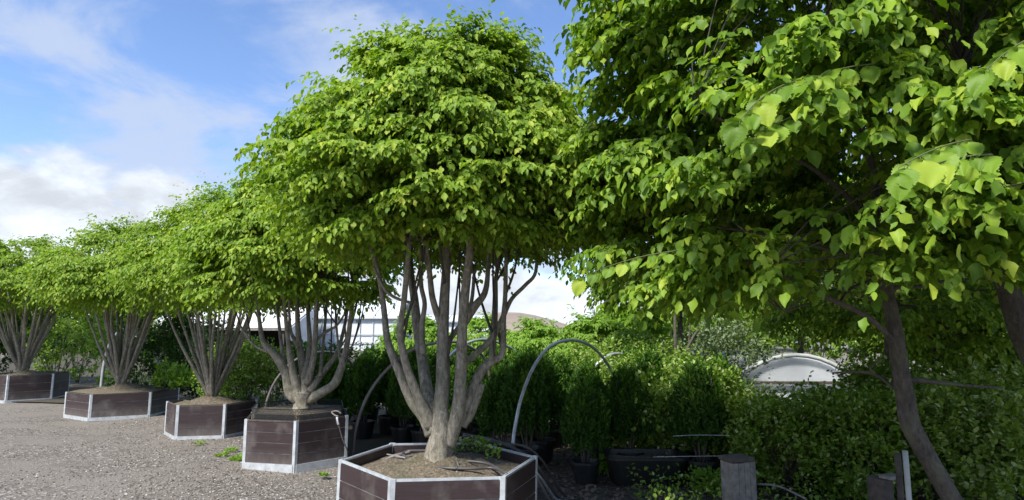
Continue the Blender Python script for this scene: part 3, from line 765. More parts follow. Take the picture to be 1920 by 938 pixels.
round_tree((9.5, 13), 1.8, 5.5, 2.4, 500, 'tall tree in the far right background behind the others', 'leaf_far', .18, .08, (.2, 0), 25)
# thin forked dead-looking stems in front of the tall tree
ds = thing('bare_sapling', (2.62, 9.3, 0), 'thin dark forked stem standing bare before the tall dark tree', 'sapling')
for pts in ([(1268, 700, 9), (1266, 640, 8), (1265, 560, 7), (1266, 480, 5)], [(1268, 690, 8), (1285, 660, 8), (1300, 632, 7), (1310, 618, 5)], [(1290, 700, 4), (1292, 640, 4), (1296, 580, 4), (1298, 520, 3)]):
    mb = MB(); P = [(W(pts[0][0], pts[0][1], 9.3).x, 9.3, 0)] + [W(x, y, 9.3) for x, y, _ in pts]; mb.tube(P, [.04] + [pxr(wd, 9.3) for *_, wd in pts], 7, .08, 4); mb.build('stem', M['bark_dark'], ds, True)

# low flat lime trees in the distance
LIME = 'low flat-topped lime green trees in the distance'
lime_spots = [(-2.2, 14.4, 1.8, 'low lime green tree seen between the stems of the nearest planter tree'),
              (-.75, 14.8, 1.82, 'low lime green tree just left of the hill gap'), (.55, 14.2, 1.74, 'low lime green tree under the sky gap'),
              (1.75, 13.6, 1.85, 'low lime green tree above the tall metal arch'), (2.9, 13.8, 2.0, 'rightmost low lime green tree beside the tall dark one')]
for i, (x, y, top, lab) in enumerate(lime_spots):
    round_tree((x, y), 1.1, top, 1.0, 420, lab, 'leaf_lime', .085, .03, (.1, 0), 40 + i, 4, 'small_tree', LIME, flen=.38)

# ------------------------------------------------------------------ yews in pots
def pot_mesh(parent, r=.17, h=.26, mat='plastic'):
    mb = MB(); mb.lathe([(0, .0), (r * .78, 0), (r, h - .03), (r + .014, h - .03), (r + .014, h), (r - .006, h), (r * .9, h - .05), (0, h - .05)], tuple(parent.location), 18)
    mb.build('pot', M[mat], parent, False)
def blades(n, H, Rm, z0, mat_name, parent, name, tips_only=False, blade=.085, wid=.32, shape='col'):
    # upright twiggy shoots carrying short blades
    ns = n // 12
    a = rng.uniform(0, 6.28, ns); rr = Rm * np.sqrt(rng.uniform(0, 1, ns)); 
    zt = z0 + (H - z0) * rng.uniform(.15, 1, ns) ** .6
    if tips_only: zt = H * rng.uniform(.72, 1.03, ns)
    taper = np.clip(1.12 - .75 * (zt / H) ** 3.2, .2, 1) * (.62 + .38 * np.clip(zt / (.45 * H), 0, 1)); rr = rr * taper * (1 + .22 * np.sin(a * 3 + H * 30))
    zt = zt * (1 - .10 * np.abs(np.sin(a * 2.5 + H * 11)))
    d = norm(np.stack([np.cos(a) * (.12 + rr * .5), np.sin(a) * (.12 + rr * .5), np.ones(ns)], 1) + rng.normal(0, .12, (ns, 3)))
    L = rng.uniform(.12, .24, ns)
    E = np.stack([rr * np.cos(a), rr * np.sin(a), zt], 1)
    Ps, As, Ns = [], [], []
    for i in range(12):
        t = (i + .5) / 12
        P = E - d * (L * (1 - t))[:, None]
        A = d * .7 + norm(rng.normal(0, 1, (ns, 3))) * .6
        Ps.append(P); As.append(A); Ns.append(rng.normal(0, 1, (ns, 3)) + [0, 0, .5])
    P = np.concatenate(Ps) + np.array(parent.location)
    return leaves(name, P, np.concatenate(As), np.concatenate(Ns), rng.uniform(.6, 1.15, len(P)) * blade, M[mat_name], parent, False, wid)
def make_yew(H, Rm, loc, label, seed, group=None):
    random.seed(seed)
    t = thing('potted_yew', loc, label, 'shrub', group)
    pot_mesh(t)
    mb = MB(); L = Vector(loc)
    for q in range(5):
        a = q * 1.3; mb.tube([L + Vector((.02 * math.cos(a), .02 * math.sin(a), .2)), L + Vector((.1 * math.cos(a), .1 * math.sin(a), .6)), L + Vector((.15 * math.cos(a), .15 * math.sin(a), H * .85))], [.012, .009, .004], 5, .05, 3)
    mb.build('stem', M['bark_dark'], t, True)
    blades(6500, H * .97, Rm, .28, 'yew', t, 'foliage', blade=.06, wid=.62)
    blades(2600, H, Rm * .95, .5, 'yew_tip', t, 'fresh_tips', True, blade=.055, wid=.62)
    return t
YG = 'potted yews behind the front planter'
a0 = np.array([-2.75, 10.1]); a1 = np.array([.83, 7.05]); dirn = (a1 - a0); nfr = 8
protos = []; k = 0
ordn = ['first', 'second', 'third', 'fourth', 'fifth', 'sixth', 'seventh', 'last']
perp = np.array([dirn[1] * -1, dirn[0]]); perp /= np.linalg.norm(perp)
for row in range(5):
    for i in range(nfr + (2 if row else 0)):
        p = a0 + dirn * (i / (nfr - 1)) + perp * .58 * row + dirn / (nfr - 1) * (.5 if row % 2 else 0) - (dirn / (nfr - 1) if row else 0) + rng.normal(0, .09, 2)
        if row == 0:
            lab = ['leftmost potted yew of the front row, near the dull metal arch foot', 'second potted yew from the left in the front row behind the nearest planter', 'third potted yew from the left in the front row',
                   'fourth potted yew from the left in the front row', 'fourth potted yew from the right in the front row', 'third potted yew from the right, beside the silver arch leg', 'second potted yew from the right in the front row, black pot showing', 'rightmost potted yew of the front row, next to the soil path'][i]
            grp = YG
        else:
            lab = 'dark green yew in the back rows behind the nearest planter, its pot hidden'; grp = 'yews in the rows behind the front row'
        loc = (float(p[0]), float(p[1]), .015)
        sc = random.uniform(.86, 1.08) * (1.0 if row < 2 else 1.04)
        if k < 4:
            t = make_yew(1.22 + .05 * (k % 3), .30 + .02 * (k % 2), loc, lab, k, grp); protos.append(t)
        else:
            copy_thing(protos[k % 4], loc, rng.uniform(0, 6.28), sc, lab, grp)
        k += 1

# ------------------------------------------------------------------ leafy shrubs
def make_shrub(H, Rm, loc, label, mat, seed, n=3400, leaf=.062, group=None, name='leafy_shrub', potted=False, up=.5, wid=1.0, hi=False, z0=.15, cat='shrub'):
    random.seed(seed)
    t = thing(name, loc, label, cat, group)
    if potted: pot_mesh(t, .2, .28); z0 = .3
    L = Vector(loc); mb = MB()
    for q in range(9):
        a = q * 2.4; s = Rm * random.uniform(.3, .85)
        mb.tube([L + Vector((.03 * math.cos(a), .03 * math.sin(a), z0 * .5)), L + Vector((s * .5 * math.cos(a), s * .5 * math.sin(a), H * .45)), L + Vector((s * math.cos(a), s * math.sin(a), H * .9))], [.011, .008, .003], 5, .05, 3)
    mb.build('stem', M['bark_dark'], t, True)
    ns = n // 10
    a = rng.uniform(0, 6.28, ns); u = rng.uniform(0, 1, ns) ** .75
    lump = 1 + .18 * np.sin(a * 3 + seed) + .12 * np.sin(a * 5 + u * 8 + seed)
    rr = Rm * np.sqrt(np.clip(1 - (np.abs(u - .5) * 1.75) ** 3, .05, 1)) * lump * np.sqrt(rng.uniform(.15, 1, ns))
    E = np.stack([rr * np.cos(a), rr * np.sin(a), z0 + (H - z0) * u], 1)
    nc = 34; cc = E[:nc]; E = np.where(rng.uniform(0, 1, (ns, 1)) < .8, cc[rng.integers(0, nc, ns)] + rng.normal(0, 1, (ns, 3)) * [.10, .10, .055], E)
    d = norm(np.stack([np.cos(a) * .7, np.sin(a) * .7, np.full(ns, up + .4) * np.ones(ns)], 1) + rng.normal(0, .35, (ns, 3)))
    Ls = rng.uniform(.12, .30, ns) * np.where(rng.uniform(0, 1, ns) < .1, 1.8, 1); Ps, As, Ns = [], [], []
    for i in range(10):
        tt = (i + .5) / 10
        P = E + d * (Ls * (tt - .4))[:, None]
        sd_ = norm(np.cross(d, rng.normal(0, 1, (ns, 3))))
        Ps.append(P); As.append(d * .5 + sd_ * .8); Ns.append(np.array([0, 0, .9]) + rng.normal(0, .55, (ns, 3)))
    P = np.concatenate(Ps) + np.array(loc)
    leaves('foliage', P, np.concatenate(As), np.concatenate(Ns), rng.uniform(.6, 1.2, len(P)) * leaf, M[mat], t, hi, wid)
    return t
SG = 'leafy shrubs below the big near tree'
bushes = [  # px, Y, H, R, label
    (1195, 7.7, 1.15, .5, 'small-leaved shrub just right of the yews, behind the long black trough'),
    (1265, 8.3, 1.35, .55, 'small-leaved shrub below the thin dark forked stem'),
    (1312, 7.3, 1.1, .5, 'small-leaved shrub behind the square weathered post, to its left'),
    (1405, 7.9, .72, .6, 'bright shrub in front of the left half of the white tunnel end'),
    (1455, 6.6, .85, .5, 'shrub right of the square weathered post'),
    (1530, 7.0, .88, .55, 'shrub below the right half of the white tunnel end'),
    (1590, 6.1, .98, .5, 'shrub in front, left of the short round post'),
    (1650, 6.8, 1.2, .55, 'shrub directly left of the leaning brown trunk'),
    (1730, 6.0, 1.1, .55, 'shrub directly behind the leaning brown trunk'),
    (1800, 5.6, 1.05, .5, 'shrub just right of the leaning brown trunk, with large pale leaves'),
    (1880, 5.9, 1.25, .55, 'shrub in the lower right corner of the photo'),
    (1840, 7.2, 1.4, .6, 'taller shrub behind those in the lower right corner'),
    (1245, 7.6, .85, .32, 'small light green shrub growing behind the long black trough'),
    (1160, 9.2, 1.2, .5, 'shrub behind the yews under the right foot of the silver arch'),
    (1940, 7.4, 1.5, .6, 'shrub at the right edge of the photo, half out of the picture'),
    (1350, 9.6, 1.75, .6, 'grey-green wispy shrub rising behind the others left of the white tunnel end'),
    (1300, 10.4, 1.6, .6, 'grey-green wispy shrub under the tall dark tree'),
    (1112, 10.2, 1.35, .5, 'leafy shrub behind the yews, seen inside the silver arch'),
    (1215, 10.6, 1.5, .6, 'leafy shrub behind the flat pipe right of the silver arch'),
]
sproto = {}
for i, (px, Yy, H, Rm, lab) in enumerate(bushes):
    x = (px - 960) / F * Yy
    mat = 'leaf_grey' if 'grey-green' in lab else 'leaf_bush_light' if i in (9, 10, 12) else 'leaf_bush'
    make_shrub(H, Rm, (x, Yy, .015), lab, mat, i, 7000 if Yy < 7.5 else 4500, .052, SG)
for i, (px, Yy, H, Rm, lab) in enumerate([(1400, 17.5, 2.3, 1.3, 'broad distant bush just left behind the white tunnel end'), (1520, 19, 2.6, 1.4, 'broad distant bush straight above the white tunnel end'), (1640, 18, 2.4, 1.3, 'broad distant bush left of the leaning brown trunk, behind the tunnel'),
                                   (1770, 18.5, 2.6, 1.5, 'broad distant bush right of the leaning brown trunk'), (1890, 17, 2.4, 1.4, 'broad distant bush low at the right edge of the photo'), (1300, 19, 2.5, 1.3, 'broad distant bush behind the thin dark forked stem')]):
    make_shrub(H, Rm, ((px - 960) / F * Yy, Yy, .015), lab, 'leaf_bush', 120 + i, 5200, .10, 'distant bushes on the right')
# back-left greenery
LG = 'shrubs behind the planter row'
left_b = [
    (470, 10.9, 1.35, .55, 'leaf_bush', 'light green shrub between the third and second planters'), (520, 11.6, 1.3, .5, 'leaf_bush', 'light green shrub behind the mesh-topped planter, left of its trunk'),
    (440, 12.4, 1.3, .6, 'leaf_bush', 'light green shrub just right of the third tree stems'), (610, 11.6, 1.25, .55, 'yew', 'dark shrub behind the mesh-topped planter, right of its trunk'), (660, 11.0, 1.25, .5, 'yew', 'dark shrub right beside the mesh-topped planter'),
    (575, 12.6, 1.3, .6, 'yew', 'dark shrub straight behind the trunk in the mesh-topped planter'),
    (325, 13.8, 1.9, .8, 'leaf_dark', 'tall dark evergreen behind the left side of the third planter'), (270, 14.6, 2.3, .9, 'leaf_dark', 'tall dark evergreen between the third and fourth trees'),
    (385, 14.5, 1.8, .8, 'leaf_dark', 'dark evergreen straight behind the third tree stems'),
    (235, 16.2, 1.9, .8, 'leaf_lime', 'bright young tree seen through the small metal arch'), (120, 17.5, 1.8, .9, 'leaf_bush', 'green bush between the fourth and fifth trees'),
    (160, 19.0, 2.4, 1.1, 'leaf_dark', 'dark bush behind the fourth tree'), (60, 19.5, 2.3, 1.1, 'leaf_dark', 'dark bush behind the fifth tree'), (0, 20, 2.3, 1.2, 'leaf_dark', 'dark bush at the left edge behind the fifth tree'),
    (-60, 19, 2.3, 1.2, 'leaf_dark', 'dark bush past the left edge of the photo'), (330, 18.5, 2.2, 1.1, 'leaf_grey', 'grey-green bush high behind the third planter'), (420, 17, 1.5, .9, 'leaf_dark', 'dark bush in front of the open shed'),
]
for i, (px, Yy, H, Rm, mat, lab) in enumerate(left_b):
    x = (px - 960) / F * Yy
    make_shrub(H, Rm, (x, Yy, .015), lab, mat, 60 + i, 3600, .075 if Yy > 13 else .06, LG)
# seedlings in the widest planter
for i, (px, py, h, lab) in enumerate([(285, 700, .5, 'taller leafy seedling in the widest planter'), (330, 715, .35, 'shorter leafy seedling at the right end of the widest planter')]):
    p = W(px, 735, 12.4)
    make_shrub(h, .25, (p.x, 12.9 - i * .2, .47), lab, 'leaf_lime', 90 + i, 500, .08, 'seedlings in the widest planter', 'seedling', cat='seedling', z0=.05)

# ------------------------------------------------------------------ far hedge masses
def wood():
    n = 30000; x = rng.uniform(-60, 60, n); y = 46 + rng.uniform(0, 10, n)
    h = 2.5 + 1.0 * np.sin(x * .35) + .7 * np.sin(x * .9 + 1) - 2.3 * np.exp(-((x + 3) / 11) ** 4) + np.where(x > 8, 1.5, 0) + np.where(x < -22, .8, 0)
    z = h * rng.uniform(0, 1, n) ** .6
    P = np.stack([x, y, z], 1); A = rng.normal(0, 1, (n, 3)) + [0, 0, -.3]; Nn = rng.normal(0, .6, (n, 3)) + [0, -.3, .8]
    o = leaves('far_wood', P, A, Nn, rng.uniform(.4, .8, n), M['leaf_far'], None, False)
    tag(o, 'far green line of trees along the back of the nursery', 'woodland', kind='stuff')
wood()

# ------------------------------------------------------------------ buildings
def greenhouse(x0, x1, y, depth, eave, ridge, label, nb):
    t = thing('greenhouse', ((x0 + x1) / 2, y, 0), label, 'greenhouse')
    mb = MB(); mb.obox((x0, y), (x1, y), .04, .4, eave); mb.obox((x0, y), (x0, y + depth), .04, .4, eave); mb.obox((x1, y), (x1, y + depth), .04, .4, eave); mb.build('glass_wall', M['glass'], t)
    mb = MB(); mb.obox((x0, y), (x1, y), .25, 0, .4); mb.build('base_wall', M['oldwood'], t)
    ym = y + depth / 2
    mb = MB(); mb.add([(x0, y - .1, eave), (x1, y - .1, eave), (x1, ym, ridge), (x0, ym, ridge), (x0, y + depth, eave), (x1, y + depth, eave),
                       (x0, y - .1, eave + .03), (x1, y - .1, eave + .03), (x1, ym, ridge + .03), (x0, ym, ridge + .03), (x0, y + depth, eave + .03), (x1, y + depth, eave + .03)],
                      [(0, 3, 2, 1), (3, 4, 5, 2), (6, 7, 8, 9), (9, 8, 11, 10), (0, 1, 7, 6), (0, 6, 9, 3), (1, 2, 8, 7), (3, 9, 10, 4), (2, 5, 11, 8)])
    mb.build('roof', M['glass'], t)
    mb = MB()
    for i in range(nb + 1):
        xx = x0 + (x1 - x0) * i / nb
        mb.box((xx, y - .06, eave / 2), (.05, .06, eave))
        mb.tube([(xx, y - .12, eave + .05), (xx, ym, ridge + .06)], .03, 4, 0, 1)
    for zz in (eave, eave * .58, eave * .36): mb.box(((x0 + x1) / 2, y - .1, zz), (x1 - x0 + .1, .04, .05))
    mb.build('frame', M['steel'], t)
    mb = MB(); mb.box(((x0 + x1) / 2, y - .18, eave + .0), (x1 - x0 + .3, .10, .09)); mb.build('gutter', M['steel'], t)
    return t
greenhouse(-14.0, -7.3, 40, 7, 2.45, 3.7, 'milky glass greenhouse with pitched roof behind the mesh-topped planter', 8)
greenhouse(-7.1, -1.6, 41.5, 6, 2.25, 2.75, 'lower pale greenhouse right of the taller one, seen between tree stems', 6)
sh = thing('open_shed', (-14.5, 34, 0), 'open-fronted shed with pale roof and dark inside left of the greenhouse', 'shed')
xa, xb, ys_ = -20.5, -12.3, 34
mb = MB(); mb.add([(xa, ys_, 1.72), (xb, ys_, 1.72), (xb, ys_ + 5, 3.3), (xa, ys_ + 5, 3.3), (xa, ys_, 1.8), (xb, ys_, 1.8), (xb, ys_ + 5, 3.4), (xa, ys_ + 5, 3.4)],
                  [(0, 3, 2, 1), (4, 5, 6, 7), (0, 1, 5, 4), (1, 2, 6, 5), (2, 3, 7, 6), (3, 0, 4, 7)]); mb.build('roof', M['shed_roof'], sh)
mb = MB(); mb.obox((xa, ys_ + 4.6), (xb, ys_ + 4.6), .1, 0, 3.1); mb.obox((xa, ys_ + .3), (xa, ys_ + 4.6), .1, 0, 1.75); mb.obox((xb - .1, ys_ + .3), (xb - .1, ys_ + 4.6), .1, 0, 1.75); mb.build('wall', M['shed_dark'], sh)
mb = MB(); mb.add([(xb + .02, ys_, 1.2), (xb + .02, ys_ + 5, 0), (xb + .02, ys_ + 5, 3.28), (xb + .02, ys_, 1.72), (xb + .07, ys_, 1.2), (xb + .07, ys_ + 5, 0), (xb + .07, ys_ + 5, 3.28), (xb + .07, ys_, 1.72)],
                  [(0, 3, 2, 1), (4, 5, 6, 7), (0, 1, 5, 4), (1, 2, 6, 5), (2, 3, 7, 6), (3, 0, 4, 7)]); mb.build('gable_board', M['shed_roof'], sh)
for i in range(5):
    mb = MB(); xx = xa + .3 + (xb - xa - .6) * i / 4; mb.box((xx, ys_ + .12, .86), (.14, .14, 1.72)); mb.build('post', M['darkwood'], sh)
mb = MB(); mb.box(((xa + xb) / 2, ys_ - .05, 1.74), (xb - xa + .1, .06, .16)); mb.build('fascia', M['oldwood'], sh)

pt = thing('low_polytunnel', (4.85, 10.3, 0), 'low white plastic tunnel with a rounded end behind the shrubs on the right', 'polytunnel')
def arch_pts(cx, y, hw, h, n=20): return [(cx - hw * math.cos(math.pi * i / n), y, max(0, h * math.sin(math.pi * i / n))) for i in range(n + 1)]
ya, yb2 = 10.3, 16.0
A0 = arch_pts(4.68, ya, 1.3, 1.24); A1 = arch_pts(4.68, yb2, 1.3, 1.24)
mb = MB(); n_ = len(A0); mb.add(A0 + A1, [(i, i + 1, n_ + i + 1, n_ + i) for i in range(n_ - 1)]); o_ = mb.build('cover', M['film'], pt, True)
md = o_.modifiers.new('thick', 'SOLIDIFY'); md.thickness = .01
mb = MB(); AI = [(x, ya + .05, z * .97) for x, _, z in A0]; AO = [(x, ya + .07, z * .97) for x, _, z in A0]
mb.add(AI + AO, [tuple(range(n_))[::-1], tuple(range(n_, 2 * n_))]); mb.build('end_wall', M['film'], pt)
mb = MB(); mb.tube([(x, ya - .03, z * 1.01) for x, _, z in A0], .035, 8, 0, 1); mb.build('hoop', M['white'], pt, True)
mb = MB(); mb.box((4.68, ya - .02, .80), (2.0, .05, .05)); mb.build('crossbar', M['darkwood'], pt)

# ------------------------------------------------------------------ metal arches
def pipe(name, pts, r, mat, label, cat, group=None, seg=10, parts=None):
    t = None
    mb = MB(); mb.tube(pts, r, seg, 0, 6); o = mb.build(name, M[mat], None, True)
    tag(o, label, cat, group); return o
AG = 'bent metal arches over the plant rows'
def gnd(p, dx=0, dy=0): return Vector((p.x + dx, p.y + dy, 0))
p_ = [W(962, 835, 6.3), W(966, 800, 6.35), W(978, 745, 6.45), W(1000, 690, 6.6), W(1030, 651, 6.8), W(1068, 638, 7.1), W(1103, 646, 7.4), W(1130, 670, 7.7), W(1150, 705, 7.9), W(1165, 760, 8.0)]
pipe('metal_arch', [gnd(p_[0], -.02)] + p_ + [gnd(p_[-1], .05)], .018, 'pipe', 'bright silver metal arch rising just right of the nearest planter', 'arch', AG)
p_ = [W(663, 838, 8.3), W(668, 800, 8.3), W(688, 745, 8.3), W(722, 697, 8.35), W(772, 657, 8.4), W(835, 641, 8.6), W(880, 650, 8.9), W(915, 690, 9.2)]
pipe('metal_arch', [gnd(p_[0], -.01)] + p_ + [gnd(p_[-1], .1)], .021, 'pipe_dark', 'dull metal arch whose left foot stands beside the mesh-topped planter', 'arch', AG)
p_ = [W(788, 830, 9.0), W(793, 790, 9.0), W(811, 730, 9.1), W(840, 672, 9.3), W(873, 645, 9.5), W(908, 637, 9.8), W(943, 646, 10.1), W(970, 664, 10.4), W(985, 700, 10.6)]
pipe('metal_arch', [gnd(p_[0])] + p_ + [gnd(p_[-1])], .022, 'pipe', 'thin metal arch seen behind the right-hand stems of the nearest planter tree', 'arch', AG)
p_ = [W(1112, 705, 9.2), W(1128, 677, 9.2), W(1150, 664, 9.3), W(1180, 666, 9.5), W(1220, 672, 9.9), W(1262, 676, 10.3), W(1330, 681, 11)]
pipe('metal_arch', [gnd(p_[0])] + p_ + [gnd(p_[-1], .2)], .024, 'pipe', 'flat-topped metal arch running right from behind the silver one', 'arch', AG)
p_ = [W(192, 705, 14), W(200, 662, 14), (W(214, 632, 14)), W(235, 617, 14.1), W(262, 628, 14.2), W(285, 655, 14.4), W(300, 690, 14.5), W(308, 720, 14.5)]
pipe('metal_arch', [gnd(p_[0])] + p_ + [gnd(p_[-1])], .035, 'pipe', 'small metal arch behind the widest planter on the left', 'arch', AG)
p_ = [W(497, 775, 9.6), W(504, 742, 9.6), W(524, 704, 9.6), W(560, 672, 9.8), W(610, 660, 10.2), W(650, 672, 10.6), W(672, 715, 10.9)]
pipe('metal_arch', [gnd(p_[0])] + p_ + [gnd(p_[-1])], .02, 'pipe_dark', 'dark metal arch behind the stems in the mesh-topped planter', 'arch', AG)

# hoses over the back of the nearest planter
HG = 'pipes draped over the nearest planter'
hose_sets = [
    ([(868, 816, 6.05), (920, 826, 5.98), (965, 842, 5.9), (1000, 866, 5.9), (1022, 897, 6.0), (1048, 935, 6.25), (1075, 975, 6.3)], .020, 'hose', 'thickest black pipe draped over the back right of the nearest planter'),
    ([(862, 826, 6.0), (915, 838, 5.92), (960, 853, 5.85), (992, 872, 5.85), (1012, 905, 5.95), (1032, 940, 6.15), (1050, 980, 6.2)], .014, 'hose_grey', 'dusty grey pipe just below the thickest black pipe'),
    ([(880, 824, 6.02), (940, 832, 5.95), (985, 838, 5.9), (1015, 862, 5.95), (1035, 895, 6.1), (1060, 930, 6.35), (1085, 965, 6.4)], .012, 'hose', 'thin black pipe arching highest over the planter corner'),
    ([(1004, 884, 5.9), (1018, 902, 5.95), (1040, 934, 6.15), (1055, 960, 6.2)], .013, 'pipe', 'short pale pipe leaning against the right side of the nearest planter'),
]
for pts, r, mat, lab in hose_sets:
    P = [W(*q) for q in pts]; P[-1].z = r
    pipe('pipe', P, r, mat, lab, 'pipe', HG)
# drip hose ring on the soil
zz = .585
ring = [W(730, 850, 5.0), W(745, 845, 5.2), W(830, 842, 5.1), W(850, 846, 5.0)]
def onsoil(px, py, z=.585): return G(px, py, z)
pipe('drip_hose', [onsoil(752, 852), onsoil(785, 868), onsoil(830, 877), onsoil(880, 879), onsoil(925, 878), onsoil(950, 890)], .0115, 'hose', 'black drip hose lying across the front of the soil in the nearest planter', 'hose')
pipe('drip_hose', [onsoil(752, 853, .59), onsoil(765, 846, .60), onsoil(800, 845, .62), onsoil(850, 843, .64)], .0115, 'hose', 'black drip hose curving behind to the trunk of the nearest tree', 'hose')
pipe('drip_hose', [onsoil(857, 878, .59), onsoil(857, 866, .60), onsoil(890, 866, .60), onsoil(920, 872, .59), onsoil(950, 890, .58)], .0115, 'hose', 'black drip hose looping over the surface roots right of the trunk', 'hose')
# surface roots
rt = thing('surface_root', (C1[0] + .15, C1[1] - .3, .55), 'pale forked surface roots lying on the soil right of the nearest trunk', 'roots')
for pts in ([(838, 850), (850, 862), (842, 874)], [(845, 852), (862, 866), (868, 884)], [(850, 850), (875, 858), (895, 874)], [(840, 858), (826, 866), (815, 872)], [(855, 862), (858, 875), (856, 890)]):
    mb = MB(); P = [G(pts[0][0], pts[0][1], .60), G(pts[1][0], pts[1][1], .585), G(pts[2][0], pts[2][1], .545)]
    mb.tube(P, [.018, .014, .006], 7, .12, 4); mb.build('root', M['bark'], rt, True)
st = MB(); P = [G(722, 862, .55), G(740, 855, .58), G(770, 848, .59)]; st.tube(P, [.006, .014, .016], 7, .15, 4)
P = [G(725, 852, .56), G(745, 856, .58), G(765, 860, .575)]; st.tube(P, [.005, .01, .006], 6, .15, 4)
tag(st.build('stick', M['oldwood'], None, True), 'pale forked stick lying at the left on the soil of the nearest planter', 'stick')

# valve and feed tube on the second planter
vt = thing('irrigation_valve', tuple(W(634, 785, 7.62)), 'small grey irrigation valve with black tube hanging on the mesh-topped planter', 'valve')
mb = MB(); mb.tube([W(640, 776, 7.6), W(632, 771, 7.6), W(622, 773, 7.62), W(628, 779, 7.58), W(634, 781, 7.56)], .010, 6, 0, 4); mb.build('fitting', M['pipe_dark'], vt, True)
mb = MB(); mb.tube([W(632, 783, 7.52), W(633, 790, 7.5), W(635, 797, 7.5)], [.017, .013, .016], 8, .1, 3); mb.build('tap', M['pipe'], vt, True)
mb = MB(); mb.tube([W(635, 797, 7.5), W(642, 822, 7.5), W(652, 846, 7.52)], .009, 6, 0, 4); mb.build('tube', M['hose'], vt, True)

# ------------------------------------------------------------------ pots, trough, posts
def pot_thing(px, py, Yy, r, h, label):
    x = (px - 960) / F * Yy; t = thing('plant_pot', (x, Yy, .015), label, 'pot', 'black pots on the soil')
    mb = MB(); mb.lathe([(0, 0), (r * .78, 0), (r, h - .03), (r + .015, h - .03), (r + .015, h), (r - .006, h)], (x, Yy, .015), 22); mb.build('body', M['plastic'], t)
    mb = MB(); mb.lathe([(0, h - .05), (r * .95, h - .05)], (x, Yy, .015), 22); mb.build('compost', M['soil'], t)
pot_thing(1140, 850, 8.9, .15, .3, 'upright black pot behind the path beside the rightmost yew')
tt_ = thing('plant_trough', (1.45, 6.95, .015), 'long black plastic trough right of the soil path', 'trough')
mb = MB()
for z, e in ((0, .86), (.27, 1.0), (.27, 1.04), (.295, 1.04), (.295, .97), (.24, .95)):
    pass
def rrect(cx, cy, hx, hy, z, n=6, rc=.12):
    out = []
    for (sx, sy, a0_) in ((1, 1, 0), (-1, 1, 90), (-1, -1, 180), (1, -1, 270)):
        for i in range(n + 1):
            a = R_(a0_ + 90 * i / n); out.append((cx + sx * (hx - rc) + rc * math.cos(a), cy + sy * (hy - rc) + rc * math.sin(a), z))
    return out
secs = [rrect(1.45, 6.95, .36, .2, .015), rrect(1.45, 6.95, .42, .25, .29), rrect(1.45, 6.95, .44, .27, .29), rrect(1.45, 6.95, .44, .27, .32), rrect(1.45, 6.95, .41, .24, .32), rrect(1.45, 6.95, .40, .23, .25)]
m_ = len(secs[0]); mb.add([v for s in secs for v in s], [(j * m_ + i, j * m_ + (i + 1) % m_, (j + 1) * m_ + (i + 1) % m_, (j + 1) * m_ + i) for j in range(len(secs) - 1) for i in range(m_)])
mb.build('body', M['plastic'], tt_)
mb = MB(); mb.add(rrect(1.45, 6.95, .40, .23, .262), [tuple(range(m_))]); mb.build('compost', M['soil'], tt_)
def square_post(px, py_top, wpx, Yy, mat, label, rot=.3, cat='post', name='wooden_post'):
    p = W(px, py_top, Yy); w_ = wpx * Yy / F; t = thing(name, (p.x, Yy, 0), label, cat)
    mb = MB(); rot_m = [[math.cos(rot), -math.sin(rot), 0], [math.sin(rot), math.cos(rot), 0], [0, 0, 1]]
    for i in range(4):
        dx = (i - 1.5) * w_ / 4.0
        mb.box((p.x + dx * math.cos(rot), Yy + dx * math.sin(rot), p.z / 2 + random.uniform(-.006, .006) - .01), (w_ / 4 - .004, w_ * .75, p.z), rot_m)
    mb.build('shaft', M[mat], t)
    mb = MB(); mb.box((p.x - .01, Yy, p.z + .012), (w_ * 1.02, w_ * .8, .03), rot_m); mb.build('cap', M['darkwood'], t); return t
square_post(1383, 862, 48, 5.3, 'oldwood', 'square weathered grey wooden post with a split top, among the shrubs')
rp = thing('round_post', (2.78, 4.7, 0), 'short round brown wooden post left of the leaning trunk', 'post')
p = W(1649, 895, 4.7); rp.location = (p.x, 4.7, 0)
mb = MB(); mb.lathe([(.088, 0), (.086, p.z * .5), (.084, p.z - .01), (.078, p.z), (.0, p.z + .004)], (p.x, 4.7, 0), 18); mb.build('shaft', M['darkwood'], rp)
mb = MB(); mb.box((p.x + .045, 4.64, p.z + .018), (.13, .09, .022), [[.9, -.4, 0], [.4, .9, 0], [0, 0, 1]]); mb.build('cap', M['oldwood'], rp)
mb = MB(); q = W(1697, 845, 4.2); mb.tube([(q.x - .01, 4.2, 0), (q.x, 4.2, q.z * .5), q], .017, 8, .03, 2)
tag(mb.build('white_stake', M['white'], None, True), 'thin white stake standing just left of the leaning trunk', 'stake')
mb = MB(); q = W(1682, 850, 4.35); mb.tube([(q.x, 4.35, 0), (q.x, 4.35, q.z * .5), q], .02, 8, .08, 2)
tag(mb.build('wooden_stake', M['darkwood'], None, True), 'thin dark wooden stake behind the white one', 'stake')
# wires / rail and sticks by the weathered post
for pts, r, mat, lab in (([(1262, 818, 6.4), (1310, 816, 6.3), (1368, 817, 6.0)], .003, 'pipe', 'thin pale wire stretched left of the weathered post, upper one'),
                         ([(1225, 857, 6.4), (1290, 856, 6.2), (1358, 855, 5.6)], .0035, 'pipe', 'thin pale wire stretched left of the weathered post, lower one'),
                         ([(1420, 908, 5.4), (1460, 912, 5.3), (1510, 935, 5.0)], .009, 'oldwood', 'pale bare stick lying right of the weathered post')):
    pipe('wire' if 'wire' in lab else 'stick', [W(*q) for q in pts], r, mat, lab, 'wire' if 'wire' in lab else 'stick', None, 6)
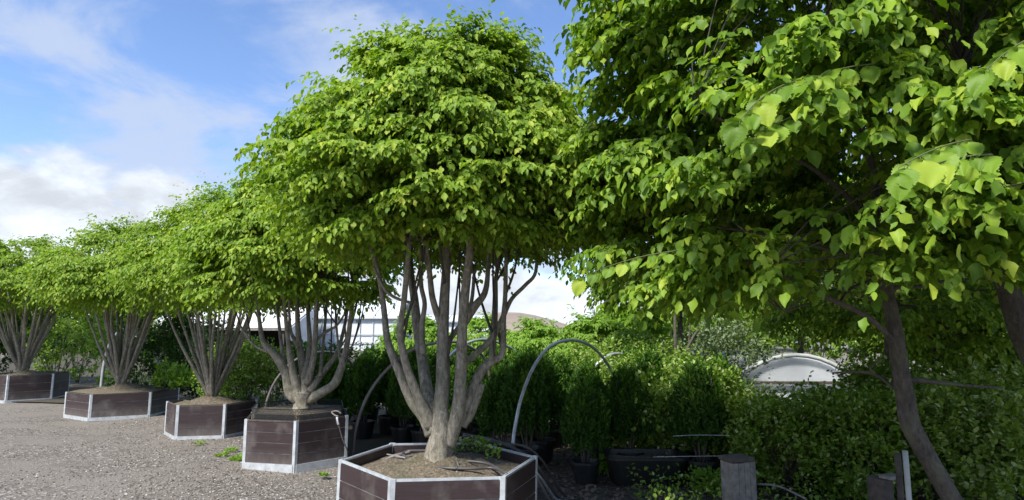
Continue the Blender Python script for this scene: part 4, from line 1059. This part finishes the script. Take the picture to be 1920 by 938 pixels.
# ------------------------------------------------------------------ weeds
def weed(loc, n, h, label, mat='leaf_lime', name='weed', leaf=.05, spread=.08, group=None):
    n = int(n * 1.6); a = rng.uniform(0, 6.28, n); rr = spread * .85 * np.sqrt(rng.uniform(0, 1, n))
    P = np.stack([loc[0] + rr * np.cos(a), loc[1] + rr * np.sin(a), loc[2] + rng.uniform(0, h, n)], 1)
    A = np.stack([np.cos(a), np.sin(a), rng.uniform(.1, 1.2, n)], 1) + rng.normal(0, .3, (n, 3))
    o = leaves(name, P, A, rng.normal(0, .4, (n, 3)) + [0, 0, 1], rng.uniform(.5, 1.2, n) * leaf, M[mat], None, False)
    tag(o, label, 'weed', group)
for px, py, n, s, lab in [(452, 862, 170, .15, 'broad bright weed patch left of the mesh-topped planter foot'), (432, 846, 60, .09, 'small weed tuft nearest the steel foot of the middle planter'), (415, 856, 50, .08, 'small weed tuft on the gravel between the middle and mesh-topped planters'),
                          (606, 893, 36, .05, 'lone green weed on the gravel below the mesh-topped planter'), (375, 833, 30, .08, 'tiny weed in front of the middle planter')]:
    g = G(px, py); weed((g.x, g.y, 0), n, .03, lab, leaf=.04, spread=s, group='weeds on the gravel')
for px, py, lab in [(862, 848, 'weed sprouting right beside the nearest trunk'), (905, 852, 'taller weed at the back right of the nearest planter'), (925, 862, 'weed near the right rim of the nearest planter'), (890, 845, 'weed at the back of the nearest planter under the pipes')]:
    g = G(px, py, .56); weed((g.x, g.y, .56), 45, .12, lab, 'leaf_bush', leaf=.04, spread=.07, group='weeds in the nearest planter')
for px, py, lab in [(1135, 893, 'patch of low weeds on the soil path'), (1560, 935, 'bright ground plant at the foot of the shrubs left of the round post'), (1330, 928, 'bright ground plant left of the weathered post'), (1790, 900, 'large-leaved ground plant right of the leaning trunk')]:
    g = G(px, py); weed((g.x, g.y, .02), 120, .2, lab, 'leaf_lime', leaf=.07, spread=.16, group='low plants on the soil')
# dense ground cover in the shade on the right
n = 9000; X_ = rng.uniform(1.2, 6.5, n); Y_ = rng.uniform(4.6, 9, n); P = np.stack([X_, Y_, .02 + rng.uniform(0, .35, n) ** 1.3], 1)
o = leaves('undergrowth', P, rng.normal(0, 1, (n, 3)) + [0, 0, .4], rng.normal(0, .4, (n, 3)) + [0, 0, 1], rng.uniform(.03, .06, n), M['leaf_bush'], None, False)
tag(o, 'low leafy undergrowth covering the soil beneath the shrubs', 'undergrowth', kind='stuff')
